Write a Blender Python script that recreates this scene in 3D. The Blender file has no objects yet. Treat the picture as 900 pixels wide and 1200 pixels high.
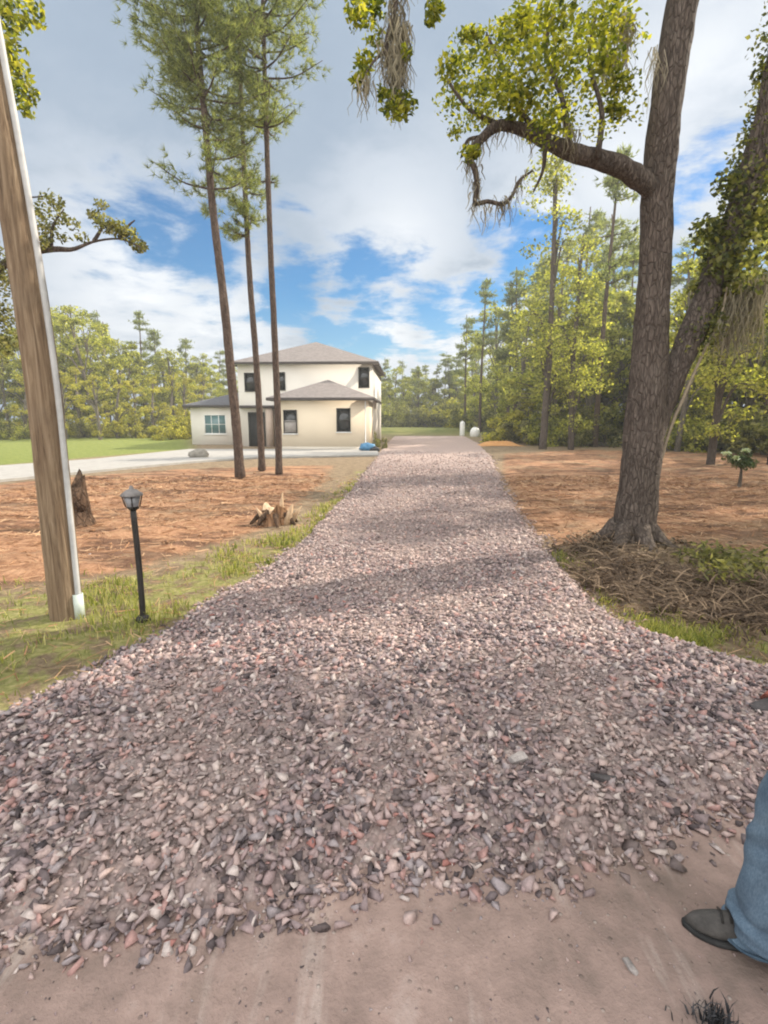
import bpy, bmesh, math, random
import numpy as np
from mathutils import Vector, Matrix

R = math.radians
SC = bpy.context.scene
COL = SC.collection
random.seed(7)

# ------------------------------------------------------------------ camera
CAM_H, PITCH, FPX = 1.6, R(10.0), 590.0
cam_d = bpy.data.cameras.new('camera')
cam = bpy.data.objects.new('camera', cam_d)
COL.objects.link(cam)
cam.location = (0, 0, CAM_H)
cam.rotation_euler = (R(90) - PITCH, 0, 0)
cam_d.sensor_fit = 'VERTICAL'
cam_d.sensor_height = 36
cam_d.lens = FPX / 1200 * 36
cam_d.clip_start, cam_d.clip_end = 0.05, 3000
SC.camera = cam

# ------------------------------------------------------------------ light
SUN_AZ, SUN_EL = R(26), R(36)          # azimuth counted from +X towards +Y
sdir = Vector((math.cos(SUN_EL) * math.cos(SUN_AZ), math.cos(SUN_EL) * math.sin(SUN_AZ), math.sin(SUN_EL)))
sun_d = bpy.data.lights.new('sun', 'SUN')
sun_d.energy, sun_d.angle, sun_d.color = 5.0, R(0.6), (1.0, 0.90, 0.76)
sun = bpy.data.objects.new('sun', sun_d)
COL.objects.link(sun)
sun.rotation_euler = sdir.to_track_quat('Z', 'Y').to_euler()
sun.location = (20, 10, 30)
SC.view_settings.view_transform = 'Standard'
SC.view_settings.look = 'None'
SC.view_settings.gamma = 1
SC.view_settings.exposure = 0.5
SC.view_settings.use_curve_mapping = False
SC.cycles.filter_width = 2.0
SC.cycles.max_bounces = 6
SC.cycles.transparent_max_bounces = 8


class NB:
    """small node builder"""
    def __init__(s, tree):
        s.t = tree
        s.t.nodes.clear()

    def __call__(s, kind, props=None, **inp):
        n = s.t.nodes.new(kind)
        for k, v in (props or {}).items():
            setattr(n, k, v)
        for k, v in inp.items():
            key = int(k[1:]) if k[0] == 'i' and k[1:].isdigit() else k.replace('_', ' ')
            sock = n.inputs[key]
            if isinstance(v, bpy.types.NodeSocket):
                s.t.links.new(v, sock)
            elif isinstance(v, bpy.types.Node):
                s.t.links.new(v.outputs[0], sock)
            else:
                if isinstance(v, (tuple, list)) and len(v) == 3 and len(sock.default_value) == 4:
                    v = (*v, 1)
                sock.default_value = v
        return n

    def math(s, op, a, b=0.0, clamp=False):
        return s('ShaderNodeMath', {'operation': op, 'use_clamp': clamp}, i0=a, i1=b).outputs[0]

    def mix(s, f, a, b, mode='MIX'):
        n = s.t.nodes.new('ShaderNodeMix')
        n.data_type, n.blend_type = 'RGBA', mode
        for sock, v in ((n.inputs[0], f), (n.inputs[6], a), (n.inputs[7], b)):
            if isinstance(v, bpy.types.NodeSocket):
                s.t.links.new(v, sock)
            else:
                sock.default_value = (*v, 1) if isinstance(v, (tuple, list)) else v
        return n.outputs[2]

    def ramp(s, f, stops, interp='LINEAR'):
        n = s('ShaderNodeValToRGB', None, i0=f)
        cr = n.color_ramp
        cr.interpolation = interp
        while len(cr.elements) < len(stops):
            cr.elements.new(0.5)
        for e, (p, c) in zip(cr.elements, stops):
            e.position = p
            e.color = (*c, 1) if isinstance(c, (tuple, list)) else (c, c, c, 1)
        return n.outputs[0]

    def noise(s, vec, scale, detail=4, rough=0.55, dist=0.0):
        return s('ShaderNodeTexNoise', None, Vector=vec, Scale=scale, Detail=detail, Roughness=rough, Distortion=dist).outputs[0]

    def smooth(s, v, lo, hi):
        n = s('ShaderNodeMapRange', {'interpolation_type': 'SMOOTHSTEP'}, i0=v, i1=lo, i2=hi)
        return n.outputs[0]


# ------------------------------------------------------------------ sky
def pix_dir(px, py):
    """world direction of a point of the photograph (900 x 1200)"""
    v = Vector(((px - 450) / FPX, 1.0, -(py - 600) / FPX))
    c, s_ = math.cos(PITCH), math.sin(PITCH)
    return Vector((v.x, v.y * c + v.z * s_, -v.y * s_ + v.z * c)).normalized()


world = bpy.data.worlds.new('World')
SC.world = world
world.use_nodes = True
b = NB(world.node_tree)
tc = b('ShaderNodeTexCoord').outputs['Generated']
sep = b('ShaderNodeSeparateXYZ', None, i0=tc)
zz = b.math('ADD', b.math('MAXIMUM', sep.outputs[2], 0.0), 0.16)
pu = b.math('DIVIDE', sep.outputs[0], zz)
pv = b.math('DIVIDE', sep.outputs[1], zz)
pvec = b('ShaderNodeCombineXYZ', None, i0=pu, i1=pv, i2=0.0).outputs[0]
sky = b('ShaderNodeTexSky', {'sky_type': 'NISHITA', 'sun_disc': False, 'sun_elevation': SUN_EL,
                             'sun_rotation': R(90) - SUN_AZ, 'air_density': 1.0, 'dust_density': 0.6, 'ozone_density': 1.6})
clear = b('ShaderNodeHueSaturation', None, Hue=0.5, Saturation=1.85, Value=0.98, Color=sky.outputs[0]).outputs[0]
warp = b.noise(pvec, 0.9, 7, 0.6, 0.3)
fine = b.noise(pvec, 2.6, 9, 0.62, 0.2)


def blob(px, py, rad, soft, wob=0.05):
    d = pix_dir(px, py)
    dt = b('ShaderNodeVectorMath', {'operation': 'DOT_PRODUCT'}, i0=tc, i1=tuple(d)).outputs['Value']
    ang = b.math('ARCCOSINE', b.math('MINIMUM', dt, 1.0))
    n = b.math('MULTIPLY', b.math('SUBTRACT', fine, 0.5), wob * 8)
    a = b.math('ADD', ang, n)
    return b.smooth(a, R(rad + soft), R(max(rad - soft, 0.0)))


def gap(px, py, rad, soft):
    return blob(px, py, rad * .85, soft * .62, .055)


def fuse(lst):
    v = lst[0]
    for q in lst[1:]:
        v = b.math('MAXIMUM', v, q)
    return v


gaps = fuse([gap(175, 262, 3.8, 5), gap(240, 300, 4, 5), gap(345, 335, 4.4, 4), gap(420, 362, 4.4, 4), gap(500, 365, 3.8, 4), gap(612, 292, 3.6, 4), gap(560, 345, 2.6, 4),
             gap(380, 395, 3.0, 3.5), gap(795, 255, 1.8, 4), gap(690, 330, 3.5, 4), gap(440, 400, 3.0, 4), gap(860, 330, 3, 4)])
gaps = b.math('MULTIPLY', gaps, 0.93)
bright = fuse([blob(840, 130, 9, 12, .04), blob(640, 265, 6, 6, .05), blob(470, 285, 6, 7, .05), blob(160, 335, 9, 7, .05), blob(450, 395, 7, 5, .06), blob(560, 420, 10, 5, .06),
               blob(250, 400, 9, 6, .06), blob(730, 200, 5, 8, .05)])
grey = b.ramp(warp, [(0.28, (2.25, 2.9, 3.85)), (0.5, (2.85, 3.55, 4.5)), (0.72, (3.8, 4.4, 5.2))])
white = b.ramp(fine, [(0.30, (4.2, 4.8, 5.6)), (0.5, (5.9, 6.3, 6.9)), (0.68, (7.9, 8.1, 8.3))])
# unseen bright cloud added behind the camera and overhead, to fill the shade
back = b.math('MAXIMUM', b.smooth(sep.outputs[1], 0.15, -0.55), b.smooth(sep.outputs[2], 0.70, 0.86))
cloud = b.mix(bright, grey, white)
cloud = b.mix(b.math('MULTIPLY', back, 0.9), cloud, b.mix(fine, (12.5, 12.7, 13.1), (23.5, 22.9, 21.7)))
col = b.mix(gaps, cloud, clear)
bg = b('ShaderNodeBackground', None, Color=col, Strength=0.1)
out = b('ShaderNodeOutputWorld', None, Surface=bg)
world.cycles.sampling_method = 'MANUAL'
world.cycles.sample_map_resolution = 512


# ------------------------------------------------------------------ places
def rise(y):
    t = np.clip((np.asarray(y, float) - 30) / 50, 0, 1)
    return t * t * (3 - 2 * t)


def gp(px, py):
    """where the ray through a point of the photograph meets the ground"""
    d = pix_dir(px, py)
    z = 0.0
    for _ in range(40):
        t = (z - CAM_H) / d.z
        y = d.y * t
        z = 0.7 * z + 0.3 * float(rise(y))
        if t < 0 or y > 300:
            y = 300; t = y / d.y
    return Vector((d.x * t, d.y * t, float(rise(d.y * t))))


def at(px, py, Y):
    d = pix_dir(px, py)
    t = Y / d.y
    return Vector((d.x * t, Y, CAM_H + d.z * t))


def xat(px, Y, z=0.6):
    dep = Y * math.cos(PITCH) + (CAM_H - z) * math.sin(PITCH)
    return (px - 450) / FPX * dep


def vnoise(x, y, seed=0):
    """value noise on arrays"""
    x = np.asarray(x, float); y = np.asarray(y, float)
    xi = np.floor(x).astype(np.int64); yi = np.floor(y).astype(np.int64)
    fx = x - xi; fy = y - yi
    fx = fx * fx * (3 - 2 * fx); fy = fy * fy * (3 - 2 * fy)

    def h(a, c):
        n = (a * 374761393 + c * 668265263 + seed * 982451653) & 0xFFFFFFFF
        n = ((n ^ (n >> 13)) * 1274126177) & 0xFFFFFFFF
        return ((n ^ (n >> 16)) & 0xFFFF) / 65535.0
    return (h(xi, yi) * (1 - fx) + h(xi + 1, yi) * fx) * (1 - fy) + (h(xi, yi + 1) * (1 - fx) + h(xi + 1, yi + 1) * fx) * fy


def fbm(x, y, seed=0, octv=4):
    s_, a, t = 0, 0.5, 0
    for i in range(octv):
        s_ = s_ + a * vnoise(x * 2 ** i, y * 2 ** i, seed + i); t += a; a *= 0.5
    return s_ / t


def sdf(poly, X, Y):
    """signed distance to a polygon, positive inside"""
    P = np.array([(p[0], p[1]) for p in poly], float)
    X = np.asarray(X, float); Y = np.asarray(Y, float)
    d = np.full(X.shape, 1e9); ins = np.zeros(X.shape, bool)
    for i in range(len(P)):
        ax, ay = P[i]; bx, by = P[(i + 1) % len(P)]
        ex, ey = bx - ax, by - ay
        t = np.clip(((X - ax) * ex + (Y - ay) * ey) / (ex * ex + ey * ey + 1e-12), 0, 1)
        d = np.minimum(d, np.hypot(X - ax - t * ex, Y - ay - t * ey))
        c = (ay > Y) != (by > Y)
        xi = ax + (Y - ay) * ex / (ey if abs(ey) > 1e-9 else 1e-9)
        ins ^= c & (X < xi)
    return np.where(ins, d, -d)


def sstep(v, lo, hi):
    t = np.clip((v - lo) / (hi - lo), 0, 1)
    return t * t * (3 - 2 * t)


LEFT = [(-420, 1010), (-200, 945), (0, 853), (120, 797), (200, 748), (260, 706), (310, 672), (360, 632), (400, 590), (425, 560), (440, 540), (450, 522), (462, 511)]
RIGHT = [(545, 511), (562, 520), (575, 536), (582, 555), (592, 580), (606, 605), (632, 640), (656, 670), (692, 708), (737, 742), (800, 764), (900, 790), (1060, 815), (1250, 850)]
NEAR = [(1250, 915), (1000, 920), (900, 932), (840, 950), (780, 966), (700, 992), (640, 1016), (560, 1010), (480, 1014), (400, 1022), (330, 1034), (260, 1052), (180, 1060), (90, 1068), (0, 1084), (-200, 1096), (-420, 1090)]
DRIVE = [gp(*p) for p in LEFT + RIGHT + NEAR]
PAD = [gp(*p) for p in [(-300, 566), (0, 547), (110, 539), (222, 527), (300, 527), (440, 527), (446, 534), (300, 537), (225, 542), (120, 552), (0, 564), (-300, 596)]]
GRASS_L = [gp(*p) for p in [(-300, 900), (-300, 700), (0, 690), (120, 678), (200, 660), (280, 640), (345, 625), (390, 580), (410, 552), (445, 548), (420, 590), (330, 680), (240, 740), (0, 870)]]
GRASS_R = [gp(*p) for p in [(655, 655), (720, 700), (800, 742), (1000, 745), (1150, 840), (900, 800), (730, 752)]]
STRAW_L = [gp(*p) for p in [(-500, 710), (0, 692), (130, 676), (230, 650), (310, 622), (352, 590), (385, 560), (395, 545), (250, 548), (120, 556), (0, 568), (-500, 595)]]
STRAW_R = [gp(*p) for p in [(606, 605), (588, 555), (590, 532), (680, 527), (900, 532), (1300, 545), (1500, 640), (900, 650), (760, 650), (650, 648)]]
LAWN = [gp(*p) for p in [(-600, 575), (0, 545), (222, 526), (222, 512), (0, 507), (-600, 507)]]
OAK = gp(738, 646)


def ground_z(X, Y):
    z = rise(Y)
    near = 1 - sstep(Y, 25, 45)
    z = z + near * (0.05 * (fbm(X * .8, Y * .8, 3) - .5) + 0.025 * (fbm(X * 3, Y * 3, 9) - .5))
    st = np.maximum(sstep(sdf(STRAW_L, X, Y), -.3, .6), sstep(sdf(STRAW_R, X, Y), -.3, .6))
    z = z + st * near * (0.12 * (fbm(X * 1.1, Y * 1.9, 21) - .35) + 0.10 * (fbm(X * 2.6, Y * 3.4, 22) - .5))
    r = np.hypot((X - OAK.x) / 1.2, (Y - OAK.y))
    z = z + 0.16 * np.exp(-(r / 0.9) ** 2)
    z = np.where(sdf(PAD, X, Y) > -.4, rise(Y) - 0.03, z)
    return z - 0.09 * (1 - sstep(Y, 1.6, 2.6))


def drive_z(X, Y):
    s_ = sdf(DRIVE, X, Y) + 0.22 * (fbm(X * 2.2, Y * 2.2, 40) - .5)
    fade = 1 - sstep(Y, 18, 40) * .4
    return rise(Y) - 0.09 + 0.20 * sstep(s_, -0.20, 0.16) * fade + 0.05 * (fbm(X * 1.7, Y * .7, 55) - .5) + 0.02 * (fbm(X * 6, Y * 6, 56) - .5)


# ------------------------------------------------------------------ mesh helpers
def tag(o, label=None, cat=None, group=None, kind=None):
    if label: o['label'] = label
    if cat: o['category'] = cat
    if group: o['group'] = group
    if kind: o['kind'] = kind
    return o


def empty(name, loc=(0, 0, 0), rz=0.0):
    o = bpy.data.objects.new(name, None)
    o.empty_display_size = 0.3
    COL.objects.link(o)
    o.location = loc
    o.rotation_euler = (0, 0, rz)
    return o


class Geo:
    def __init__(s):
        s.V, s.F, s.n = [], [], 0

    def add(s, V, *Fs):
        V = np.asarray(V, float).reshape(-1, 3)
        for F in Fs:
            F = np.asarray(F, np.int64)
            if len(F):
                s.F.append(F + s.n)
        s.V.append(V)
        s.n += len(V)
        return s

    def box(s, x0, y0, z0, x1, y1, z1):
        V = [(x, y, z) for z in (z0, z1) for y in (y0, y1) for x in (x0, x1)]
        F = [(0, 2, 3, 1), (4, 5, 7, 6), (0, 1, 5, 4), (2, 6, 7, 3), (0, 4, 6, 2), (1, 3, 7, 5)]
        return s.add(V, F)

    def tube(s, pts, rad, seg=10, cap=True, rough=0.0, seed=0):
        P = np.array([tuple(p) for p in pts], float)
        rad = np.broadcast_to(np.asarray(rad, float), (len(P),))
        T = np.gradient(P, axis=0)
        T /= np.linalg.norm(T, axis=1)[:, None] + 1e-12
        ref = np.array((0.0, 1.0, 0.0)) if abs(T[0][1]) < 0.9 else np.array((1.0, 0, 0))
        rng = np.random.RandomState(seed + 11)
        rings = []
        u = np.cross(T[0], ref); u /= np.linalg.norm(u)
        ang = np.arange(seg) / seg * 2 * math.pi
        for i in range(len(P)):
            u = u - T[i] * np.dot(u, T[i]); u /= np.linalg.norm(u) + 1e-12
            v = np.cross(T[i], u)
            r = rad[i] * (1 + rough * (rng.rand(seg) - .5))
            rings.append(P[i] + (np.cos(ang) * r)[:, None] * u + (np.sin(ang) * r)[:, None] * v)
        V = np.concatenate(rings)
        k = np.arange(seg); k2 = (k + 1) % seg
        F = np.concatenate([np.stack([i * seg + k, i * seg + k2, (i + 1) * seg + k2, (i + 1) * seg + k], 1) for i in range(len(P) - 1)])
        if cap:
            n = len(V)
            V = np.concatenate([V, P[:1], P[-1:]])
            c0 = np.stack([k2, k, np.full(seg, n)], 1)
            e = (len(P) - 1) * seg
            c1 = np.stack([e + k, e + k2, np.full(seg, n + 1)], 1)
            return s.add(V, F, np.concatenate([c0, c1]))
        return s.add(V, F)

    def lathe(s, prof, c=(0, 0, 0), seg=24):
        ang = np.arange(seg) / seg * 2 * math.pi
        V = np.concatenate([np.stack([np.cos(ang) * r + c[0], np.sin(ang) * r + c[1], np.full(seg, z + c[2])], 1) for r, z in prof])
        k = np.arange(seg); k2 = (k + 1) % seg
        F = np.concatenate([np.stack([i * seg + k, i * seg + k2, (i + 1) * seg + k2, (i + 1) * seg + k], 1) for i in range(len(prof) - 1)])
        return s.add(V, F)

    def build(s, name, mat, parent=None, smooth=False, origin=None):
        V = np.concatenate(s.V)
        if origin is not None:
            V = V - np.array(tuple(origin))
        me = bpy.data.meshes.new(name)
        me.vertices.add(len(V))
        me.vertices.foreach_set('co', V.astype(np.float32).ravel())
        loops = np.concatenate([F.ravel() for F in s.F]).astype(np.int32)
        sizes = np.concatenate([np.full(len(F), F.shape[1]) for F in s.F]).astype(np.int32)
        me.loops.add(len(loops))
        me.loops.foreach_set('vertex_index', loops)
        me.polygons.add(len(sizes))
        st = np.concatenate([[0], np.cumsum(sizes)[:-1]]).astype(np.int32)
        me.polygons.foreach_set('loop_start', st)
        me.polygons.foreach_set('loop_total', sizes)
        if smooth:
            me.polygons.foreach_set('use_smooth', np.ones(len(sizes), bool))
        me.update(calc_edges=True)
        me.validate()
        if mat: me.materials.append(mat)
        o = bpy.data.objects.new(name, me)
        COL.objects.link(o)
        if parent: o.parent = parent
        return o


def copy_tree(o, parent=None):
    c = o.copy()
    COL.objects.link(c)
    if parent: c.parent = parent
    for ch in list(o.children):
        copy_tree(ch, c)
    return c


def point_attr(o, name, vals):
    a = o.data.attributes.new(name, 'FLOAT', 'POINT')
    a.data.foreach_set('value', np.asarray(vals, np.float32))


# ------------------------------------------------------------------ materials
def material(name):
    m = bpy.data.materials.new(name)
    m.use_nodes = True
    return m, NB(m.node_tree)


def finish(b, col, rough=0.85, bump=None, bstr=0.3, bdist=0.02, spec=0.3, extra=None):
    p = b('ShaderNodeBsdfPrincipled', None, Base_Color=col, Roughness=rough)
    p.inputs['Specular IOR Level'].default_value = spec
    for k, v in (extra or {}).items():
        p.inputs[k].default_value = v
    if bump is not None:
        bn = b('ShaderNodeBump', None, Strength=bstr, Distance=bdist, Height=bump)
        b.t.links.new(bn.outputs[0], p.inputs['Normal'])
    b('ShaderNodeOutputMaterial', None, Surface=p)


def pos(b):
    return b('ShaderNodeNewGeometry').outputs['Position']


def objc(b):
    return b('ShaderNodeTexCoord').outputs['Object']


def mat_simple(name, c1, c2, scale=8, rough=0.8, bump=0.25, bdist=0.01, spec=0.3, stretch=(1, 1, 1), detail=5):
    m, b = material(name)
    v = b('ShaderNodeMapping', None, Vector=objc(b), Scale=stretch).outputs[0]
    n = b.noise(v, scale, detail)
    n2 = b.noise(v, scale * 4.3, 4)
    c = b.ramp(b.math('ADD', b.math('MULTIPLY', n, .7), b.math('MULTIPLY', n2, .3)), [(0.36, c1), (0.64, c2)])
    finish(b, c, rough, n2, bump, bdist, spec)
    return m


def mat_ground():
    m, b = material('ground_earth')
    p = pos(b)
    ga = b('ShaderNodeAttribute', {'attribute_name': 'grass'}).outputs['Fac']
    sa = b('ShaderNodeAttribute', {'attribute_name': 'straw'}).outputs['Fac']
    la = b('ShaderNodeAttribute', {'attribute_name': 'lawn'}).outputs['Fac']
    n1 = b.noise(p, 0.7, 6, .6)
    n2 = b.noise(p, 4.0, 7, .65)
    n3 = b.noise(p, 22, 6, .7)
    n4 = b.noise(p, 90, 3, .7)
    mx = b.math('ADD', b.math('MULTIPLY', n2, .5), b.math('MULTIPLY', n3, .5))
    straw = b.ramp(mx, [(0.34, (.16, .085, .05)), (0.44, (.29, .155, .09)), (0.55, (.43, .24, .14)), (0.68, (.55, .36, .235))])
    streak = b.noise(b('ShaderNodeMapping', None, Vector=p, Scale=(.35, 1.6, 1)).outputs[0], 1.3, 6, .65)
    straw = b.mix(b.math('MULTIPLY', b.smooth(streak, .49, .58), .85), straw, b.ramp(mx, [(.36, (.075, .042, .03)), (.62, (.19, .11, .075))]))  # dark bands: raked debris plus cast shade painted into the straw colour
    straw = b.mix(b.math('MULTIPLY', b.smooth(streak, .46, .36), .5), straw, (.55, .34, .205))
    straw = b.mix(b.smooth(n1, .48, .7), straw, b.ramp(mx, [(.35, (.15, .10, .06)), (.6, (.40, .28, .18))]))
    tan = b.ramp(mx, [(0.34, (.11, .08, .05)), (0.5, (.25, .185, .12)), (0.66, (.42, .33, .225))])
    green = b.ramp(mx, [(0.33, (.08, .085, .03)), (0.48, (.20, .205, .065)), (0.60, (.33, .30, .13)), (.72, (.46, .38, .22))])
    far = b.ramp(b.noise(p, .25, 5, .6), [(.35, (.10, .12, .035)), (.6, (.20, .20, .07))])
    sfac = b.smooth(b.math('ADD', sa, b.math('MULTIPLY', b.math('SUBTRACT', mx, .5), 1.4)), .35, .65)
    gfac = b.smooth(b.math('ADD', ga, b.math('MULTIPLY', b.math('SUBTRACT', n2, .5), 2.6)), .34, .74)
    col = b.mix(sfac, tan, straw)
    col = b.mix(gfac, col, green)
    lawn = b.ramp(mx, [(.35, (.10, .135, .035)), (.52, (.21, .24, .065)), (.68, (.33, .33, .12))])
    col = b.mix(la, col, lawn)
    sepp = b('ShaderNodeSeparateXYZ', None, i0=p).outputs[1]
    col = b.mix(b.smooth(sepp, 42, 60), col, far)
    finish(b, col, .95, b.math('ADD', n3, b.math('MULTIPLY', n4, .4)), .8, .05, .1)
    return m


def mat_road():
    m, b = material('packed_dirt')
    p = pos(b)
    n1 = b.noise(p, 1.1, 6, .6, .4)
    n2 = b.noise(p, 7, 7, .65)
    n3 = b.noise(p, 60, 4, .7)
    c = b.ramp(b.math('ADD', b.math('MULTIPLY', n1, .55), b.math('MULTIPLY', n2, .45)),
               [(.34, (.17, .13, .11)), (.46, (.265, .192, .165)), (.56, (.335, .242, .208)), (.68, (.43, .345, .31))])
    trk = b.noise(b('ShaderNodeMapping', None, Vector=p, Scale=(3.2, .5, 1), Rotation=(0, 0, .12)).outputs[0], 1.3, 6, .65)
    c = b.mix(b.math('MULTIPLY', b.smooth(trk, .54, .68), .55), c, (.50, .43, .385))
    c = b.mix(b.math('MULTIPLY', b.smooth(b.noise(p, 3.1, 6, .7), .54, .70), .45), c, (.19, .145, .12))
    vo = b('ShaderNodeTexVoronoi', None, Vector=p, Scale=38.0)
    peb = b.smooth(vo.outputs['Distance'], .28, .14)
    pick = b.math('GREATER_THAN', b('ShaderNodeSeparateColor', None, i0=vo.outputs['Color']).outputs[0], .80)
    pc = b.ramp(b('ShaderNodeSeparateColor', None, i0=vo.outputs['Color']).outputs[1], [(.2, (.12, .10, .09)), (.6, (.28, .22, .19)), (.9, (.45, .40, .36))])
    c = b.mix(b.math('MULTIPLY', b.math('MULTIPLY', peb, pick), .45), c, pc)
    c = b.mix(b.math('MULTIPLY', b.smooth(n3, .52, .72), .25), c, (.16, .12, .10))
    h = b.math('ADD', b.math('MULTIPLY', n3, .4), b.math('ADD', b.math('MULTIPLY', n2, .8), b.math('MULTIPLY', b.math('MULTIPLY', peb, pick), .5)))
    finish(b, c, .95, h, .6, .03, .12)
    return m


STONES = [(0.0, (.09, .072, .075)), (.09, (.17, .135, .138)), (.21, (.27, .208, .208)), (.33, (.35, .258, .25)), (.45, (.40, .305, .295)),
          (.57, (.50, .375, .345)), (.69, (.34, .29, .295)), (.79, (.58, .49, .455)), (.87, (.44, .265, .24)), (.94, (.38, .175, .15)), (.965, (.66, .59, .55))]


def mat_gravel_bed():
    m, b = material('gravel_bed')
    p = pos(b)
    vo = b('ShaderNodeTexVoronoi', None, Vector=p, Scale=17.0)
    vo2 = b('ShaderNodeTexVoronoi', None, Vector=p, Scale=42.0)
    s1 = b('ShaderNodeSeparateColor', None, i0=vo.outputs['Color']).outputs[0]
    s2 = b('ShaderNodeSeparateColor', None, i0=vo2.outputs['Color']).outputs[0]
    n = b.noise(p, .8, 5)
    c1 = b.ramp(s1, STONES, 'CONSTANT'); c2 = b.ramp(s2, STONES, 'CONSTANT')
    c = b.mix(.5, c1, c2)
    dust = b.ramp(n, [(.3, (.27, .20, .18)), (.7, (.42, .32, .28))])
    c = b.mix(b.math('ADD', .25, b.math('MULTIPLY', b.smooth(n, .45, .7), .3)), c, dust)
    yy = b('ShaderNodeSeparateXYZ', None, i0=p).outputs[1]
    c = b.mix(b.smooth(yy, 14, 24), b.mix(.6, c, (.21, .165, .15)), b.mix(.55, c, (.52, .40, .345)))  # near bed darkened to paint the shade in gaps between stones
    h = b.math('ADD', b.math('MULTIPLY', vo.outputs['Distance'], -1.0), b.math('MULTIPLY', vo2.outputs['Distance'], -.5))
    finish(b, c, .9, h, .9, .04, .2)
    return m


def mat_stone():
    m, b = material('crushed_granite')
    g = b('ShaderNodeNewGeometry')
    p = g.outputs['Position']
    rnd = g.outputs['Random Per Island']
    n = b.noise(p, .9, 4)
    sh = b.math('ADD', b.math('MULTIPLY', rnd, .93), b.math('MULTIPLY', b.math('SUBTRACT', n, .45), .25), True)
    c = b.ramp(sh, STONES, 'CONSTANT')
    sp = b.noise(p, 140, 3, .7)
    c = b.mix(.55, c, b.ramp(sp, [(.3, (.45, .45, .45)), (.7, (1, 1, 1))]), 'MULTIPLY')
    yy = b('ShaderNodeSeparateXYZ', None, i0=p).outputs[1]
    dust_and_glance = b.math('ADD', b.math('MULTIPLY', b.smooth(b.noise(p, 1.4, 5), .46, .66), .4), b.math('MULTIPLY', b.smooth(yy, 3.0, 9.0), .35), True)  # noise dust, plus paling with distance painted in for the glancing view
    c = b.mix(dust_and_glance, c, (.50, .385, .335))
    finish(b, c, .85, b.noise(p, 90, 4), .4, .006, .25)
    return m


def mat_leaf(name, c1, c2, c3, trans=0.35, rough=.55, tmul=(1.6, 1.7, .7)):
    m, b = material(name)
    g = b('ShaderNodeNewGeometry')
    rnd = g.outputs['Random Per Island']
    n = b.noise(objc(b), 1.1, 3)
    f = b.math('ADD', b.math('MULTIPLY', rnd, .55), b.math('MULTIPLY', n, .45))
    c = b.ramp(f, [(.25, c1), (.5, c2), (.78, c3)])
    d = b('ShaderNodeBsdfPrincipled', None, Base_Color=c, Roughness=rough)
    d.inputs['Specular IOR Level'].default_value = .3
    tcl = b.mix(1.0, c, tmul, 'MULTIPLY')
    t = b('ShaderNodeBsdfTranslucent', None, Color=tcl)
    mx = b('ShaderNodeMixShader', None, i0=trans, i1=d, i2=t)
    b('ShaderNodeOutputMaterial', None, Surface=mx)
    return m


def mat_bark(name, c1, c2, c3, sc=14, zs=.22, bd=.03):
    m, b = material(name)
    v = b('ShaderNodeMapping', None, Vector=objc(b), Scale=(1, 1, zs)).outputs[0]
    n = b.noise(v, sc, 7, .65, .5)
    vo = b('ShaderNodeTexVoronoi', {'feature': 'DISTANCE_TO_EDGE'}, Vector=b.mix(.08, v, b('ShaderNodeTexNoise', None, Vector=v, Scale=6.0).outputs[1]), Scale=sc * 1.1).outputs[0]
    cr = b.smooth(vo, 0, .12)
    big = b.noise(objc(b), 1.6, 4)
    c = b.ramp(n, [(.32, c1), (.5, c2), (.7, c3)])
    c = b.mix(b.math('MULTIPLY', b.math('MULTIPLY', b.math('SUBTRACT', 1.0, cr), .5), b.smooth(n, .3, .6)), c, tuple(q * .5 for q in c1))
    c = b.mix(b.math('MULTIPLY', b.smooth(big, .5, .72), .35), c, tuple(q * 1.25 for q in c3))
    finish(b, c, .92, b.math('ADD', n, b.math('MULTIPLY', cr, .6)), .9, bd, .15)
    return m


M = {}
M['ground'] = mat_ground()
M['road'] = mat_road()
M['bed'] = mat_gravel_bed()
M['stone'] = mat_stone()
M['concrete'] = mat_simple('pale_concrete', (.30, .285, .265), (.38, .365, .34), 3, .9, .2, .004)
M['oak_bark'] = mat_bark('oak_bark', (.06, .047, .040), (.12, .095, .08), (.20, .165, .14), 26, .28)
M['pine_bark'] = mat_bark('pine_bark', (.055, .04, .033), (.115, .08, .063), (.19, .14, .112), 22, .3)
M['grey_bark'] = mat_bark('grey_bark', (.09, .075, .06), (.17, .145, .12), (.27, .24, .20), 12, .3)
M['oak_leaf'] = mat_leaf('oak_leaf', (.05, .075, .016), (.20, .225, .03), (.42, .40, .06), .55, .5, (1.7, 1.65, .6))
M['ivy_leaf'] = mat_leaf('ivy_leaf', (.04, .05, .022), (.13, .14, .045), (.28, .26, .09), .4, .7)
M['pine_leaf'] = mat_leaf('pine_needles', (.08, .10, .055), (.20, .225, .105), (.37, .37, .175), .5, .8)
M['wood_leaf'] = mat_leaf('woodland_leaf', (.11, .125, .042), (.30, .30, .085), (.53, .49, .15), .55, .8)
M['yellow_leaf'] = mat_leaf('yellow_leaf', (.16, .155, .04), (.36, .33, .08), (.56, .48, .13), .55, .8)
M['bush_leaf'] = mat_leaf('bush_leaf', (.065, .07, .034), (.17, .165, .07), (.33, .30, .13), .45, .8)
M['moss'] = mat_leaf('spanish_moss', (.15, .13, .09), (.26, .235, .165), (.37, .33, .24), .3, .9, (1.2, 1.15, .95))
M['grass'] = mat_leaf('grass_blade', (.11, .14, .03), (.28, .30, .07), (.52, .46, .21), .4, .7, (1.4, 1.4, .7))
M['straw'] = mat_leaf('pine_straw', (.20, .10, .05), (.38, .205, .105), (.55, .37, .22), .1, .8, (1, 1, 1))
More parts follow.
